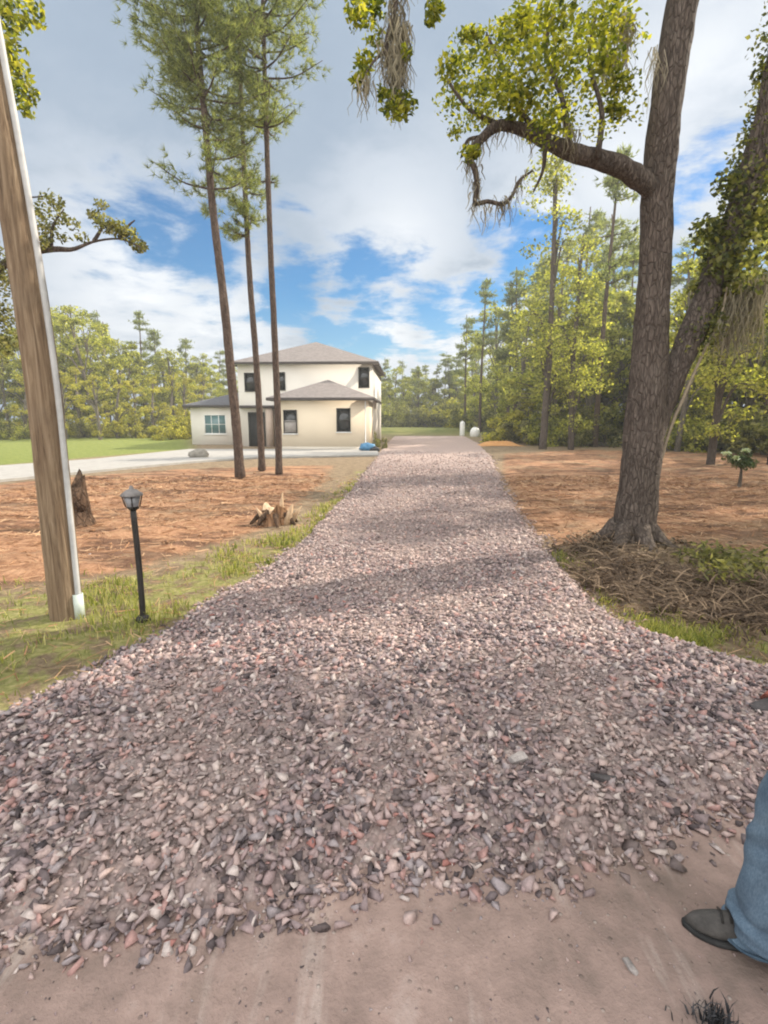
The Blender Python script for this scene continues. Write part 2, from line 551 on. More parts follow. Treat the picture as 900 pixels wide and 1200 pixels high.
M['brush'] = mat_leaf('dead_fronds', (.05, .034, .023), (.125, .085, .057), (.30, .215, .14), .15, .85, (1, 1, 1))

# ------------------------------------------------------------------ ground, road, drive, pad
def grid_mesh(xs, ys, zf, keep=None):
    X, Y = np.meshgrid(xs, ys)
    Z = zf(X, Y)
    V = np.stack([X, Y, Z], -1).reshape(-1, 3)
    nx, ny = len(xs), len(ys)
    i, j = np.meshgrid(np.arange(nx - 1), np.arange(ny - 1))
    a = (j * nx + i).ravel()
    F = np.stack([a, a + 1, a + nx + 1, a + nx], 1)
    if keep is not None:
        kp = keep(X, Y).reshape(-1)
        F = F[kp[F].any(1)]
        used = np.unique(F)
        mp = np.full(len(V), -1); mp[used] = np.arange(len(used))
        V = V[used]; F = mp[F]
    return V, F


def spaced(a, b_, d0, grow):
    v, d = [a], d0
    while v[-1] < b_:
        v.append(v[-1] + d); d *= grow
    return np.array(v)


gx = np.concatenate([-spaced(12, 900, .3, 1.13)[::-1], np.arange(-11.85, 12, .15), spaced(12, 900, .3, 1.13)])
gy = np.concatenate([-spaced(2, 400, .5, 1.2)[::-1], np.arange(-1.5, 3, .5), spaced(3, 1200, .11, 1.012)])
V, F = grid_mesh(gx, gy, ground_z)
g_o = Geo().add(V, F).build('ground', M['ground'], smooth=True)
tag(g_o, kind='structure')
vx, vy = V[:, 0], V[:, 1]
gr = .62 * np.maximum(sstep(sdf(GRASS_L, vx, vy), -.25, .5), 1.1 * sstep(sdf(GRASS_R, vx, vy), -.3, .4))
st = np.maximum(sstep(sdf(STRAW_L, vx, vy), -.6, .8), sstep(sdf(STRAW_R, vx, vy), -.5, .6))
point_attr(g_o, 'grass', gr)
point_attr(g_o, 'straw', st)
point_attr(g_o, 'lawn', sstep(sdf(LAWN, vx, vy), -.8, .5))


def road_z(X, Y):
    e = 2.15 + .35 * (fbm(X * .7, Y * 0 + 3, 71) - .5) - np.abs(X) * .01
    z = 0.012 + .03 * (fbm(X * .9, Y * 1.4, 77) - .5) + .012 * (fbm(X * 5, Y * 5, 78) - .5)
    return z - .12 * sstep(Y - e, -.25, .25)


rx = np.concatenate([-spaced(5, 60, .2, 1.12)[::-1], np.arange(-4.9, 5, .08), spaced(5, 60, .2, 1.12)])
V, F = grid_mesh(rx, np.arange(-7, 2.8, .08), road_z)
tag(Geo().add(V, F).build('dirt_road', M['road'], smooth=True), kind='structure')

dy = spaced(.9, 75, .06, 1.011)
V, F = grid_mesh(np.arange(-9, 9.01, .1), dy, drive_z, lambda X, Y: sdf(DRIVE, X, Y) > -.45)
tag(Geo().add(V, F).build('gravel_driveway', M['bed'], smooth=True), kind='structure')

# concrete apron of the house, a slab with its own thickness
pg = Geo()
top = [(p.x, p.y, .05) for p in PAD]
n = len(top)
pg.add(top + [(x, y, -.12) for x, y, _ in top], [[i, (i + 1) % n, (i + 1) % n + n, i + n] for i in range(n)])
pg.add(top, [list(range(n))[::-1]])
pad_o = pg.build('concrete_driveway', M['concrete'])
bm = bmesh.new(); bm.from_mesh(pad_o.data); bmesh.ops.recalc_face_normals(bm, faces=bm.faces); bm.to_mesh(pad_o.data); bm.free()
tag(pad_o, kind='structure')


# ------------------------------------------------------------------ gravel stones
def rock_protos(k, seed, npts=9):
    rng = np.random.RandomState(seed)
    res = []
    for _ in range(k):
        p = rng.uniform(-1, 1, size=(npts, 3)); p /= np.abs(p).max(1)[:, None]
        p *= rng.uniform(.75, 1.0, (npts, 1)) * .95
        p *= np.array((1, rng.uniform(.5, .95), rng.uniform(.3, .75)))
        bm = bmesh.new()
        for q in p: bm.verts.new(q)
        r = bmesh.ops.convex_hull(bm, input=bm.verts)
        bmesh.ops.delete(bm, geom=[v for v in bm.verts if not v.link_faces], context='VERTS')
        bm.verts.ensure_lookup_table(); bm.verts.index_update()
        res.append((np.array([v.co[:] for v in bm.verts]), np.array([[v.index for v in f.verts] for f in bm.faces])))
        bm.free()
    return res


PROT = rock_protos(36, 5, 7)


def rotm(rng, n, tilt):
    a = rng.uniform(0, 2 * math.pi, n)
    tx = rng.normal(0, tilt, n); ty = rng.normal(0, tilt, n)
    ca, sa = np.cos(a), np.sin(a)
    Rz = np.zeros((n, 3, 3)); Rz[:, 0, 0] = ca; Rz[:, 0, 1] = -sa; Rz[:, 1, 0] = sa; Rz[:, 1, 1] = ca; Rz[:, 2, 2] = 1
    cx, sx = np.cos(tx), np.sin(tx)
    Rx = np.zeros((n, 3, 3)); Rx[:, 0, 0] = 1; Rx[:, 1, 1] = cx; Rx[:, 1, 2] = -sx; Rx[:, 2, 1] = sx; Rx[:, 2, 2] = cx
    cy, sy = np.cos(ty), np.sin(ty)
    Ry = np.zeros((n, 3, 3)); Ry[:, 1, 1] = 1; Ry[:, 0, 0] = cy; Ry[:, 0, 2] = sy; Ry[:, 2, 0] = -sy; Ry[:, 2, 2] = cy
    return Ry @ Rx @ Rz


def scatter_stones(geo, X, Y, Z, S, rng, tilt=.35):
    which = rng.randint(0, len(PROT), len(X))
    Rm = rotm(rng, len(X), tilt)
    for k, (pv_, pf) in enumerate(PROT):
        idx = np.where(which == k)[0]
        if not len(idx): continue
        W = np.einsum('nij,vj->nvi', Rm[idx], pv_) * S[idx][:, None, None]
        W[:, :, 0] += X[idx][:, None]; W[:, :, 1] += Y[idx][:, None]; W[:, :, 2] += Z[idx][:, None]
        off = np.arange(len(idx)) * len(pv_)
        Fx = (pf[None] + off[:, None, None]).reshape(-1, pf.shape[1])
        geo.add(W.reshape(-1, 3), Fx)


rng = np.random.RandomState(3)
sg = Geo()
for (y0, y1, dens, smin, smax) in ((1.0, 3.6, 3300, .008, .037), (3.6, 6.0, 1500, .011, .036), (6.0, 10, 480, .018, .042), (10, 17, 150, .025, .055), (17, 28, 45, .03, .065)):
    n = int((y1 - y0) * 14 * dens)
    x = rng.uniform(-7, 7, n); y = rng.uniform(y0, y1, n)
    s_ = sdf(DRIVE, x, y)
    # thinner towards the edges and in the worn wheel-packed patches
    worn = sstep(fbm(x * .8, y * .8, 90), .50, .68)
    sn = s_ + 0.22 * (fbm(x * 2.2, y * 2.2, 40) - .5)
    p = sstep(sn + .12 * (rng.rand(n) - .5), -.20, -.06) * (1 - .40 * worn * sstep(sn, .2, .6))
    p *= (np.abs(x) < (y * .95 + 1.2)) * np.clip((30 - y) / 12, 0, 1)
    k = rng.rand(n) < p
    x, y = x[k], y[k]
    S = smin + (smax - smin) * rng.rand(len(x)) ** 2.0
    z = np.maximum(drive_z(x, y), np.maximum(road_z(x, y), ground_z(x, y))) + S * .22
    scatter_stones(sg, x, y, z, S, rng)
# strays off the edges
n = 6000
x = rng.uniform(-6, 5, n); y = rng.uniform(.9, 6, n)
s_ = sdf(DRIVE, x, y)
k = (s_ < 0) & (rng.rand(n) < .9 * np.exp(s_ / .07) + .006)
x, y = x[k], y[k]; S = .006 + .018 * rng.rand(len(x)) ** 2
scatter_stones(sg, x, y, np.maximum(road_z(x, y), ground_z(x, y)) + S * .25, S, rng)
n = 2600
x = rng.uniform(-2.5, 2.5, n); y = rng.uniform(.8, 2.2, n)
k = sdf(DRIVE, x, y) < .02
x, y = x[k], y[k]; S = .0025 + .006 * rng.rand(len(x)) ** 3
scatter_stones(sg, x, y, np.maximum(road_z(x, y), ground_z(x, y)) + S * .2, S, rng)
tag(sg.build('gravel', M['stone']), 'crushed grey and pink granite gravel spread over the drive', 'gravel', kind='stuff')


# ------------------------------------------------------------------ grass, straw, litter
def blades(geo, X, Y, Z, L, W, rng, lean=.5, segs=2):
    n = len(X)
    a = rng.uniform(0, 2 * math.pi, n)
    dx, dy_ = np.cos(a), np.sin(a)
    b2 = rng.uniform(0, 2 * math.pi, n)
    lx, ly = np.cos(b2) * lean * rng.rand(n), np.sin(b2) * lean * rng.rand(n)
    base = np.stack([X, Y, Z], 1)
    w = np.stack([dx, dy_, 0 * dx], 1) * W[:, None] / 2
    mid = base + np.stack([lx * L * .35, ly * L * .35, L * .6], 1)
    tip = base + np.stack([lx * L, ly * L, L * (1 - .35 * np.hypot(lx, ly))], 1)
    Vv = np.stack([base - w, base + w, mid + w * .8, mid - w * .8, tip], 1).reshape(-1, 3)
    o = np.arange(n)[:, None] * 5
    geo.add(Vv, np.concatenate([o + np.array([[0, 1, 2, 3]])]), np.concatenate([o + np.array([[3, 2, 4]])]))


rng = np.random.RandomState(12)
gg = Geo()
for poly, n, yr in ((GRASS_L, 150000, (2.0, 14)), (GRASS_R, 40000, (3, 7))):
    P = np.array([(p.x, p.y) for p in poly])
    x = rng.uniform(max(P[:, 0].min(), -6), min(P[:, 0].max(), 8), n)
    y = rng.uniform(max(P[:, 1].min(), yr[0]), min(P[:, 1].max(), yr[1]), n)
    s_ = sdf(poly, x, y)
    dn = sstep(fbm(x * 1.5, y * 1.5, 33), .44, .60)
    k = (rng.rand(n) < sstep(s_, -.25, .3) * (.06 + .94 * dn) * np.clip(6 / y, .3, 1) * (.55 if poly is GRASS_L else 1.0)) & (sdf(DRIVE, x, y) < -.02)
    x, y = x[k], y[k]
    L = rng.uniform(.03, .085, len(x)) * (1 + .5 * dn[k]); W = rng.uniform(.005, .010, len(x)) * np.clip(y / 4, 1, 2.2)
    blades(gg, x, y, ground_z(x, y) - .005, L, W, rng, .9)
tag(gg.build('grass', M['grass']), 'patchy green and tan grass along both edges of the gravel', 'grass', kind='stuff')

# pine straw lying on the bare earth
rng = np.random.RandomState(15)
n = 60000
x = rng.uniform(-9, 12, n); y = rng.uniform(2.5, 15, n)
s_ = np.maximum(sdf(STRAW_L, x, y), sdf(STRAW_R, x, y))
s2 = np.maximum(sdf(GRASS_L, x, y), sdf(GRASS_R, x, y))
k = (sdf(DRIVE, x, y) < -.02) & (rng.rand(n) < np.maximum(sstep(s_, -.4, .4) * .75, .35 * sstep(s2, -.2, .2))) & (np.abs(x) < y * .9 + .5)
x, y = x[k], y[k]; n = len(x)
a = rng.uniform(0, 2 * math.pi, n); L = rng.uniform(.06, .20, n); W = rng.uniform(.003, .007, n) * np.clip(y / 5, 1, 2.5)
z = ground_z(x, y) + rng.uniform(.004, .03, n)
d = np.stack([np.cos(a), np.sin(a), rng.normal(0, .16, n)], 1) * L[:, None] / 2
w = np.stack([-np.sin(a), np.cos(a), rng.normal(0, .5, n)], 1) * W[:, None] / 2
c = np.stack([x, y, z], 1)
Vv = np.stack([c - d - w, c - d + w, c + d + w, c + d - w], 1).reshape(-1, 3)
tag(Geo().add(Vv, np.arange(n)[:, None] * 4 + np.array([[0, 1, 2, 3]])).build('pine_straw', M['straw']),
    'loose orange brown pine straw strewn over the bare earth', 'pine straw', kind='stuff')


# ------------------------------------------------------------------ foliage builders
def leaf_cloud(geo, C, size, rng, up=.35, aspect=.6):
    """one folded leaf (two triangles sharing a midrib) at each point of C"""
    n = len(C)
    size = np.broadcast_to(size, (n,)) * rng.uniform(.7, 1.25, n)
    nrm = rng.normal(size=(n, 3)); nrm[:, 2] += up * 2
    nrm /= np.linalg.norm(nrm, axis=1)[:, None]
    t = np.cross(nrm, rng.normal(size=(n, 3))); t /= np.linalg.norm(t, axis=1)[:, None] + 1e-9
    s_ = np.cross(nrm, t)
    L = t * size[:, None]; Wd = s_ * (size * aspect / 2)[:, None]; fold = nrm * (size * .12)[:, None]
    Vv = np.stack([C - L / 2, C - L * .05 + Wd + fold, C + L / 2, C - L * .05 - Wd + fold], 1).reshape(-1, 3)
    o = np.arange(n)[:, None] * 4
    geo.add(Vv, o + np.array([[0, 1, 2]]), o + np.array([[0, 2, 3]]))


def clump(c, r, n, rng, flat=.7):
    p = rng.normal(size=(n, 3)); p /= np.linalg.norm(p, axis=1)[:, None] + 1e-9
    p *= (rng.rand(n, 1) ** .45)
    p[:, 2] *= flat
    return np.asarray(tuple(c)) + p * r


def tufts(geo, C, D, rng, k=9, L=.2, W=.02, spread=.9):
    """needle tufts: k thin blades fanning out from each point round direction D"""
    n = len(C)
    for _ in range(k):
        d = D + rng.normal(0, spread, (n, 3)); d /= np.linalg.norm(d, axis=1)[:, None] + 1e-9
        s_ = np.cross(d, rng.normal(size=(n, 3))); s_ /= np.linalg.norm(s_, axis=1)[:, None] + 1e-9
        l = L * rng.uniform(.7, 1.2, (n, 1))
        Vv = np.stack([C - s_ * W / 2, C + s_ * W / 2, C + d * l], 1).reshape(-1, 3)
        geo.add(Vv, np.arange(n)[:, None] * 3 + np.array([[0, 1, 2]]))


def spline(pts, n):
    P = np.array([tuple(p) for p in pts], float)
    t = np.arange(len(P)); u = np.linspace(0, len(P) - 1, n)
    i = np.clip(np.floor(u).astype(int), 0, len(P) - 2); f = (u - i)[:, None]
    Pm = np.concatenate([P[:1] * 2 - P[1:2], P, P[-1:] * 2 - P[-2:-1]])
    p0, p1, p2, p3 = Pm[i], Pm[i + 1], Pm[i + 2], Pm[i + 3]
    return .5 * (2 * p1 + (p2 - p0) * f + (2 * p0 - 5 * p1 + 4 * p2 - p3) * f ** 2 + (3 * p1 - p0 - 3 * p2 + p3) * f ** 3)


def lerp_r(rs, n):
    return np.interp(np.linspace(0, len(rs) - 1, n), np.arange(len(rs)), rs)


def moss_strands(geo, C, L, rng, W=.008):
    for c, l in zip(C, L):
        k = 5
        t = np.linspace(0, 1, k)
        sw = rng.normal(0, .04, 2)
        path = np.stack([c[0] + sw[0] * t + .03 * l / .4 * np.sin(t * rng.uniform(4, 10) + rng.rand() * 6), c[1] + sw[1] * t, c[2] - l * t], 1)
        a = rng.uniform(0, math.pi); w = np.array([math.cos(a), math.sin(a), 0]) * W * (1 - .7 * t)[:, None] * rng.uniform(.6, 1.6)
        Vv = np.concatenate([path - w, path + w])
        F = [[i, i + 1, k + i + 1, k + i] for i in range(k - 1)]
        geo.add(Vv, F)


# ------------------------------------------------------------------ the forked oak beside the drive
def px_path(pts, Y):
    out, rad = [], []
    for i, p in enumerate(pts):
        y = Y[i] if isinstance(Y, (list, tuple)) else Y
        q = at(p[0], p[1], y)
        dep = y * math.cos(PITCH) + (CAM_H - q.z) * math.sin(PITCH)
        out.append(q); rad.append(p[2] / 2 / FPX * dep)
    return out, rad


oak = empty('oak_tree', OAK)
tag(oak, 'big forked oak with a bare crooked side limb beside the gravel drive', 'oak')
OY = OAK.y
P_, R_ = px_path([(737, 668, 66), (739, 646, 50), (744, 612, 45), (750, 560, 43), (755, 500, 43), (760, 440, 40), (764, 370, 37), (768, 300, 35), (771, 225, 35), (779, 140, 35), (790, 60, 35), (804, -20, 35), (822, -110, 32), (835, -210, 27), (830, -330, 20)], OY)
Geo().tube(spline(P_, 60), lerp_r(R_, 60), 18, rough=.12, seed=1).build('trunk', M['oak_bark'], oak, True, OAK)
# root flare
for k in range(7):
    a = k * .9 + .3
    p0 = OAK + Vector((math.cos(a) * .18, math.sin(a) * .18, .34))
    p1 = OAK + Vector((math.cos(a) * .42, math.sin(a) * .42, .10))
    p2 = OAK + Vector((math.cos(a) * .85, math.sin(a) * .85, -.06))
    Geo().tube(spline([p0, p1, p2], 9), lerp_r([.11, .08, .03], 9), 9, rough=.12, seed=k).build('root', M['oak_bark'], oak, True, OAK)
# second leaning stem
P2, R2 = px_path([(752, 540, 30), (772, 482, 29), (795, 427, 28), (819, 372, 29), (845, 305, 29), (874, 225, 29), (902, 130, 29), (925, 20, 28), (960, -110, 22)], [OY, OY + .05, OY + .1, OY + .15, OY + .2, OY + .2, OY + .15, OY, OY])
Geo().tube(spline(P2, 40), lerp_r(R2, 40), 14, rough=.14, seed=2).build('stem', M['oak_bark'], oak, True, OAK)
# crooked side limb
P3, R3 = px_path([(772, 232, 20), (752, 212, 23), (728, 196, 23), (700, 186, 21), (668, 178, 19), (640, 165, 17), (612, 152, 14), (585, 147, 12), (563, 164, 10), (548, 184, 8), (556, 196, 7), (559, 218, 6), (557, 238, 5.5), (572, 236, 5), (590, 239, 4.5), (601, 228, 4), (608, 212, 3), (624, 200, 2.5)],
                 [OY, OY - .1, OY - .2, OY - .3, OY - .35, OY - .4, OY - .5, OY - .6, OY - .6, OY - .65, OY - .7, OY - .7, OY - .7, OY - .7, OY - .7, OY - .7, OY - .65, OY - .6])
lg = Geo().tube(spline(P3, 60), lerp_r(R3, 60), 10, rough=.16, seed=3)
for pts in ([(640, 165, 9), (610, 130, 6), (590, 80, 4), (570, 40, 3)], [(668, 176, 9), (660, 120, 6), (640, 60, 5), (650, 10, 3)], [(585, 147, 7), (550, 128, 5), (525, 95, 3)],
            [(700, 186, 8), (705, 130, 6), (690, 70, 4), (700, 10, 3)], [(566, 160, 5), (548, 165, 4), (540, 185, 2)], [(640, 165, 6), (636, 200, 4), (625, 225, 2)]):
    p, r = px_path(pts, OY - .45)
    lg.tube(spline(p, 14), lerp_r(r, 14), 7, rough=.15, seed=len(pts) + int(pts[0][0]))
lg.build('limb', M['oak_bark'], oak, True, OAK)
# high limbs over the drive and to the right, out of the picture's top
hg = Geo()
top = P_[-3]
HIGH = [[(804, -20, 24), (700, -95, 20), (590, -115, 15), (510, -85, 10), (470, -40, 8), (463, 10, 6), (452, 60, 5), (468, 92, 3)]]
p, r = px_path(HIGH[0], [OY, OY - .3, OY - .7, OY - 1, OY - 1.2, OY - 1.25, OY - 1.3, OY - 1.3])
HP = spline(p, 40)
hg.tube(HP, lerp_r(r, 40), 9, rough=.15, seed=9)
p, r = px_path([(452, 60, 4), (438, 72, 3), (425, 92, 2)], OY - 1.3)
hg.tube(spline(p, 10), lerp_r(r, 10), 6)
p, r = px_path([(500, -75, 6), (505, -30, 4), (508, 15, 2)], OY - 1.1)
hg.tube(spline(p, 10), lerp_r(r, 10), 6)
RL = []
rng = np.random.RandomState(44)
for (x1, y1, z1) in ((6.6, 6.2, 10.2), (8.2, 5.6, 9.5), (7.4, 4.6, 8.8)):
    s0 = P2[-1] if x1 > 5.5 else P_[-2]
    mid = (s0 + Vector((x1, y1, z1))) / 2 + Vector((0, 0, .5))
    pth = spline([s0, mid, Vector((x1, y1, z1))], 16)
    hg.tube(pth, lerp_r([.13, .08, .03], 16), 8, rough=.15, seed=int(x1 * 10))
    RL.append(pth)
hg.build('high_limb', M['oak_bark'], oak, True, OAK)
# crown over the crooked limb, leaf by leaf
rng = np.random.RandomState(21)
cg = Geo()
spots = [(520, 85, 24), (530, 118, 20), (545, 70, 26), (560, 105, 26), (575, 55, 26), (590, 92, 30), (600, 40, 26), (610, 125, 22), (620, 75, 32), (640, 40, 34), (648, 100, 34),
         (655, 138, 24), (670, 60, 34), (690, 25, 30), (690, 105, 34), (705, 70, 32), (722, 40, 28), (725, 100, 26), (730, 132, 20), (560, 140, 18), (610, 20, 22), (660, 10, 28), (720, 5, 26), (585, 120, 22), (630, 140, 22), (545, 45, 14), (700, 145, 16), (535, 150, 12), (552, 180, 10)]
for (x_, y_, r_) in spots:
    for q in range(2):
        Y0 = OY - .45 + rng.uniform(-.8, .8)
        c = at(x_ + rng.normal(0, 5), y_ + rng.normal(0, 5), Y0)
        rr = r_ / FPX * Y0 * 1.05
        leaf_cloud(cg, clump(c, rr * rng.uniform(.55, 1.15), int((40 + r_ * 4.6) * rng.uniform(.5, 1.3)), rng, .75), rng.uniform(.045, .07), rng, .45, .55)
# hanging tip over the drive
for (x_, y_, r_, k) in [(428, 72, 12, 90), (422, 92, 12, 90), (440, 50, 14, 70), (458, 118, 14, 90), (474, 124, 14, 110), (462, 132, 12, 70), (420, 20, 14, 100), (438, 10, 14, 100), (418, 5, 14, 80), (510, 10, 10, 90), (506, 22, 8, 60), (478, 60, 8, 30), (447, 108, 8, 30)]:
    c = at(x_, y_, OY - 1.3 + rng.uniform(-.15, .15))
    leaf_cloud(cg, clump(c, r_ / FPX * OY * .8, k, rng, .9), .06, rng, .3, .55)
cg.build('crown', M['oak_leaf'], oak, False, OAK)
# upper crown above the frame: it shades the mouth of the drive
ug = Geo()
for pth in RL:
    for t in range(6, len(pth), 2):
        for q in range(2):
            c = pth[t] + rng.normal(0, .6, 3)
            leaf_cloud(ug, clump(c, rng.uniform(.55, .95), 170, rng, .7), .11, rng, .4, .6)
ug.build('upper_crown', M['oak_leaf'], oak, False, OAK)
# ivy over the leaning stem
vg = Geo()
S2 = spline(P2, 60)
for i in range(16, 58):
    dens = 60 if 18 < i else 20
    c = S2[i] + np.array([rng.normal(.06, .06), rng.normal(0, .08), 0])
    leaf_cloud(vg, clump(c, .21 + (.09 if i > 30 else 0), dens + (130 if i > 30 else 20), rng, 1.0), .055, rng, .2, .7)
for (x_, y_, r_) in [(872, 250, 26), (850, 310, 24), (845, 345, 22), (886, 205, 26), (893, 150, 20), (896, 90, 16), (835, 385, 18), (865, 290, 26), (890, 270, 28), (820, 340, 14), (842, 270, 16), (835, 300, 24), (825, 270, 16), (855, 215, 18), (870, 330, 26), (893, 320, 30), (885, 380, 24), (898, 240, 24)]:
    c = at(x_, y_, OY + .1 + rng.uniform(-.25, .3))
    leaf_cloud(vg, clump(c, r_ / FPX * OY, int(r_ * 6), rng, 1.0), .075, rng, .3, .75)
vg.build('ivy', M['ivy_leaf'], oak, False, OAK)
# pale liana beside the fork
p, r = px_path([(770, 560, 3), (777, 530, 4), (788, 495, 4), (800, 468, 4), (812, 440, 3.5), (828, 405, 3), (845, 370, 3), (853, 330, 2)], OY + .02)
Geo().tube(spline(p, 30), lerp_r(r, 30), 7, rough=.2).build('vine', mat_simple('pale_vine', (.22, .18, .13), (.34, .28, .20), 20, .85), oak, True, OAK)
# spanish moss
mg = Geo()
L3 = spline(P3, 120)
C = L3[rng.randint(28, 118, 260)] + rng.normal(0, .03, (260, 3))
moss_strands(mg, C, rng.uniform(.05, .26, 260), rng, .006)
C = HP[rng.randint(20, 40, 260)] + rng.normal(0, .035, (260, 3))
moss_strands(mg, C, rng.uniform(.10, .38, 260), rng, .006)
for (x_, y_, n_, l_) in [(428, 95, 30, .24), (470, 30, 60, .6), (466, 70, 40, .35), (858, 350, 60, .75), (876, 340, 60, .8), (893, 330, 50, .9), (845, 375, 40, .45), (735, 20, 40, .55), (715, 60, 30, .5), (668, 150, 30, .3), (770, 60, 12, .5)]:
    C = np.array([tuple(at(x_ + rng.normal(0, 5), y_ + rng.normal(0, 6), OY - (1.25 if x_ < 500 else -.1 if x_ > 800 else .4) + rng.normal(0, .1))) for _ in range(n_ * 2)])
    n_ = n_ * 2
    moss_strands(mg, C, l_ * rng.uniform(.2, 1.1, n_), rng, .0055)
mg.build('moss', M['moss'], oak, False, OAK)


# ------------------------------------------------------------------ three tall pines before the house
def hero_pine(base_px, path_px, r0, crown, label, seed, tilt=0):
    B = gp(*base_px)
    root = empty('pine_tree', B)
    tag(root, label, 'pine', 'tall pines in front of the house')
    rng = np.random.RandomState(seed)
    pts = [at(x_, y_, B.y) for x_, y_ in path_px]
    pts[0].z = min(pts[0].z, -.05)
    top = pts[-1] + (pts[-1] - pts[-2]).normalized() * 3.2
    pts.append(top)
    S = spline(pts, 70)
    zt = S[-1][2]
    rr = r0 * (1 - .8 * (S[:, 2] / zt) ** 1.3)
    rr[:4] *= np.array([1.35, 1.2, 1.1, 1.04])
    bg_, tg = Geo().tube(S, rr, 12, rough=.12, seed=seed), Geo()
    for (z0, z1, nb, L, dens) in crown:
        for k in range(nb):
            z = rng.uniform(z0, z1)
            i = int(np.argmin(np.abs(S[:, 2] - z)))
            a = rng.uniform(0, 2 * math.pi)
            l = L * rng.uniform(.55, 1.15)
            d = np.array([math.cos(a), math.sin(a), rng.uniform(-.05, .45)])
            e = S[i] + d * l
            m_ = S[i] + d * l * .5 + np.array([0, 0, -.06 * l])
            bp = spline([S[i], m_, e + np.array([0, 0, .1 * l])], 10)
            bg_.tube(bp, lerp_r([.03, .02, .008], 10), 5)
            nt_ = int(dens * l * 1.1)
            t = rng.uniform(.35, 1, nt_)
            c = bp[np.clip((t * 9).astype(int), 0, 9)] + rng.normal(0, .13 * l * .8 + .05, (nt_, 3)) * np.array([1, 1, .6])
            D = np.tile(d + np.array([0, 0, .35]), (nt_, 1))
            tufts(tg, c, D, rng, 15, .20, .017, .85)
    bg_.build('trunk', M['pine_bark'], root, True, B)
    tg.build('crown', M['pine_leaf'], root, False, B)
    return root


hero_pine((282, 562), [(282, 566), (277, 500), (270, 430), (261, 340), (250, 250), (241, 150), (232, 50), (226, -40)], .135,
          [(7.3, 8.4, 9, 1.25, 24), (8.6, 9.4, 7, .9, 22), (9.3, 10.8, 22, 1.45, 28), (10.5, 13.5, 30, 1.9, 28)],
          'tall pine with the fullest crown, standing nearest the drive of three', 61)
hero_pine((307, 553), [(307, 557), (305, 500), (300, 420), (293, 330), (288, 240), (284, 150), (281, 70), (279, -20)], .112,
          [(7.2, 8.4, 12, .75, 26), (8.4, 10.2, 14, 1.0, 24), (10.2, 13.0, 18, 1.5, 26)],
          'slim middle pine of three, thin tufts halfway up its trunk', 62)
hero_pine((327, 558), [(327, 562), (326, 500), (322, 400), (317, 290), (313, 180), (310, 80), (308, 0), (306, -80)], .105,
          [(8.2, 8.5, 2, .8, 20), (9.2, 11.0, 12, 1.0, 20), (10.8, 12.2, 16, 1.5, 24), (12.2, 15, 22, 1.8, 26)],
          'straightest and barest pine of three, standing before the front gable window', 63)


# ------------------------------------------------------------------ woods
def proto_pine(seed, h, dens=1.0, mat='pine_leaf', lo=.45):
    rng = np.random.RandomState(seed)
    root = empty('pine_tree')
    top = np.array([rng.normal(0, .35), rng.normal(0, .35), h])
    S = spline([(0, 0, -.3), (rng.normal(0, .1), rng.normal(0, .1), h * .4), tuple(top)], 24)
    g = Geo()
    nb = int(34 * dens)
    br = Geo().tube(S, lerp_r([.20, .14, .04], 24), 8, rough=.15, seed=seed)
    for k in range(nb):
        f = lo + (1 - lo) * rng.rand() ** .8
        i = int(f * 23)
        a = rng.uniform(0, 2 * math.pi)
        l = h * .13 * (1.15 - .75 * (f - lo) / (1 - lo)) * rng.uniform(.5, 1.2)
        d = np.array([math.cos(a), math.sin(a), rng.uniform(-.1, .5)])
        e = S[i] + d * l
        br.tube([S[i], S[i] + d * l * .5, e], [.035, .025, .012], 4)
        n = int(26 * l * dens) + 8
        c = S[i] + d * l * rng.uniform(.3, 1.05, (n, 1)) + rng.normal(0, .22, (n, 3)) * np.array([1, 1, .7])
        tufts(g, c, np.tile(d + np.array([0, 0, .4]), (n, 1)), rng, 6, .36, .075, .8)
    br.build('trunk', M['pine_bark'], root, True)
    g.build('crown', M[mat], root)
    return root


def proto_oak(seed, h, mat='wood_leaf', lo=.3, wid=.28, nclump=42, name='oak_tree', bark='grey_bark', leaf=.24):
    rng = np.random.RandomState(seed)
    root = empty(name)
    S = spline([(0, 0, -.3), (rng.normal(0, .25), rng.normal(0, .25), h * .4), (rng.normal(0, .5), rng.normal(0, .5), h * .92)], 20)
    tr = Geo().tube(S, lerp_r([.21, .14, .04], 20), 8, rough=.15, seed=seed)
    g = Geo()
    for k in range(nclump):
        f = lo + (1 - lo) * rng.rand()
        i = int(f * 19)
        a = rng.uniform(0, 2 * math.pi)
        prof = math.sin(math.pi * min(max((f - lo) / (1 - lo) * .85 + .12, 0), 1)) ** .7
        l = h * wid * prof * rng.uniform(.25, 1.1)
        d = np.array([math.cos(a), math.sin(a), rng.uniform(0, .5)])
        e = S[i] + d * l
        if k % 2 == 0:
            tr.tube(spline([S[max(i - 3, 0)], S[i] + d * l * .4, e], 8), lerp_r([.06, .04, .015], 8), 5)
        leaf_cloud(g, clump(e, rng.uniform(.45, 1.05) * h / 14, int(rng.uniform(50, 130)), rng, .65), leaf, rng, .3, .65)
    tr.build('trunk', M[bark], root, True)
    g.build('crown', M[mat], root)
    return root


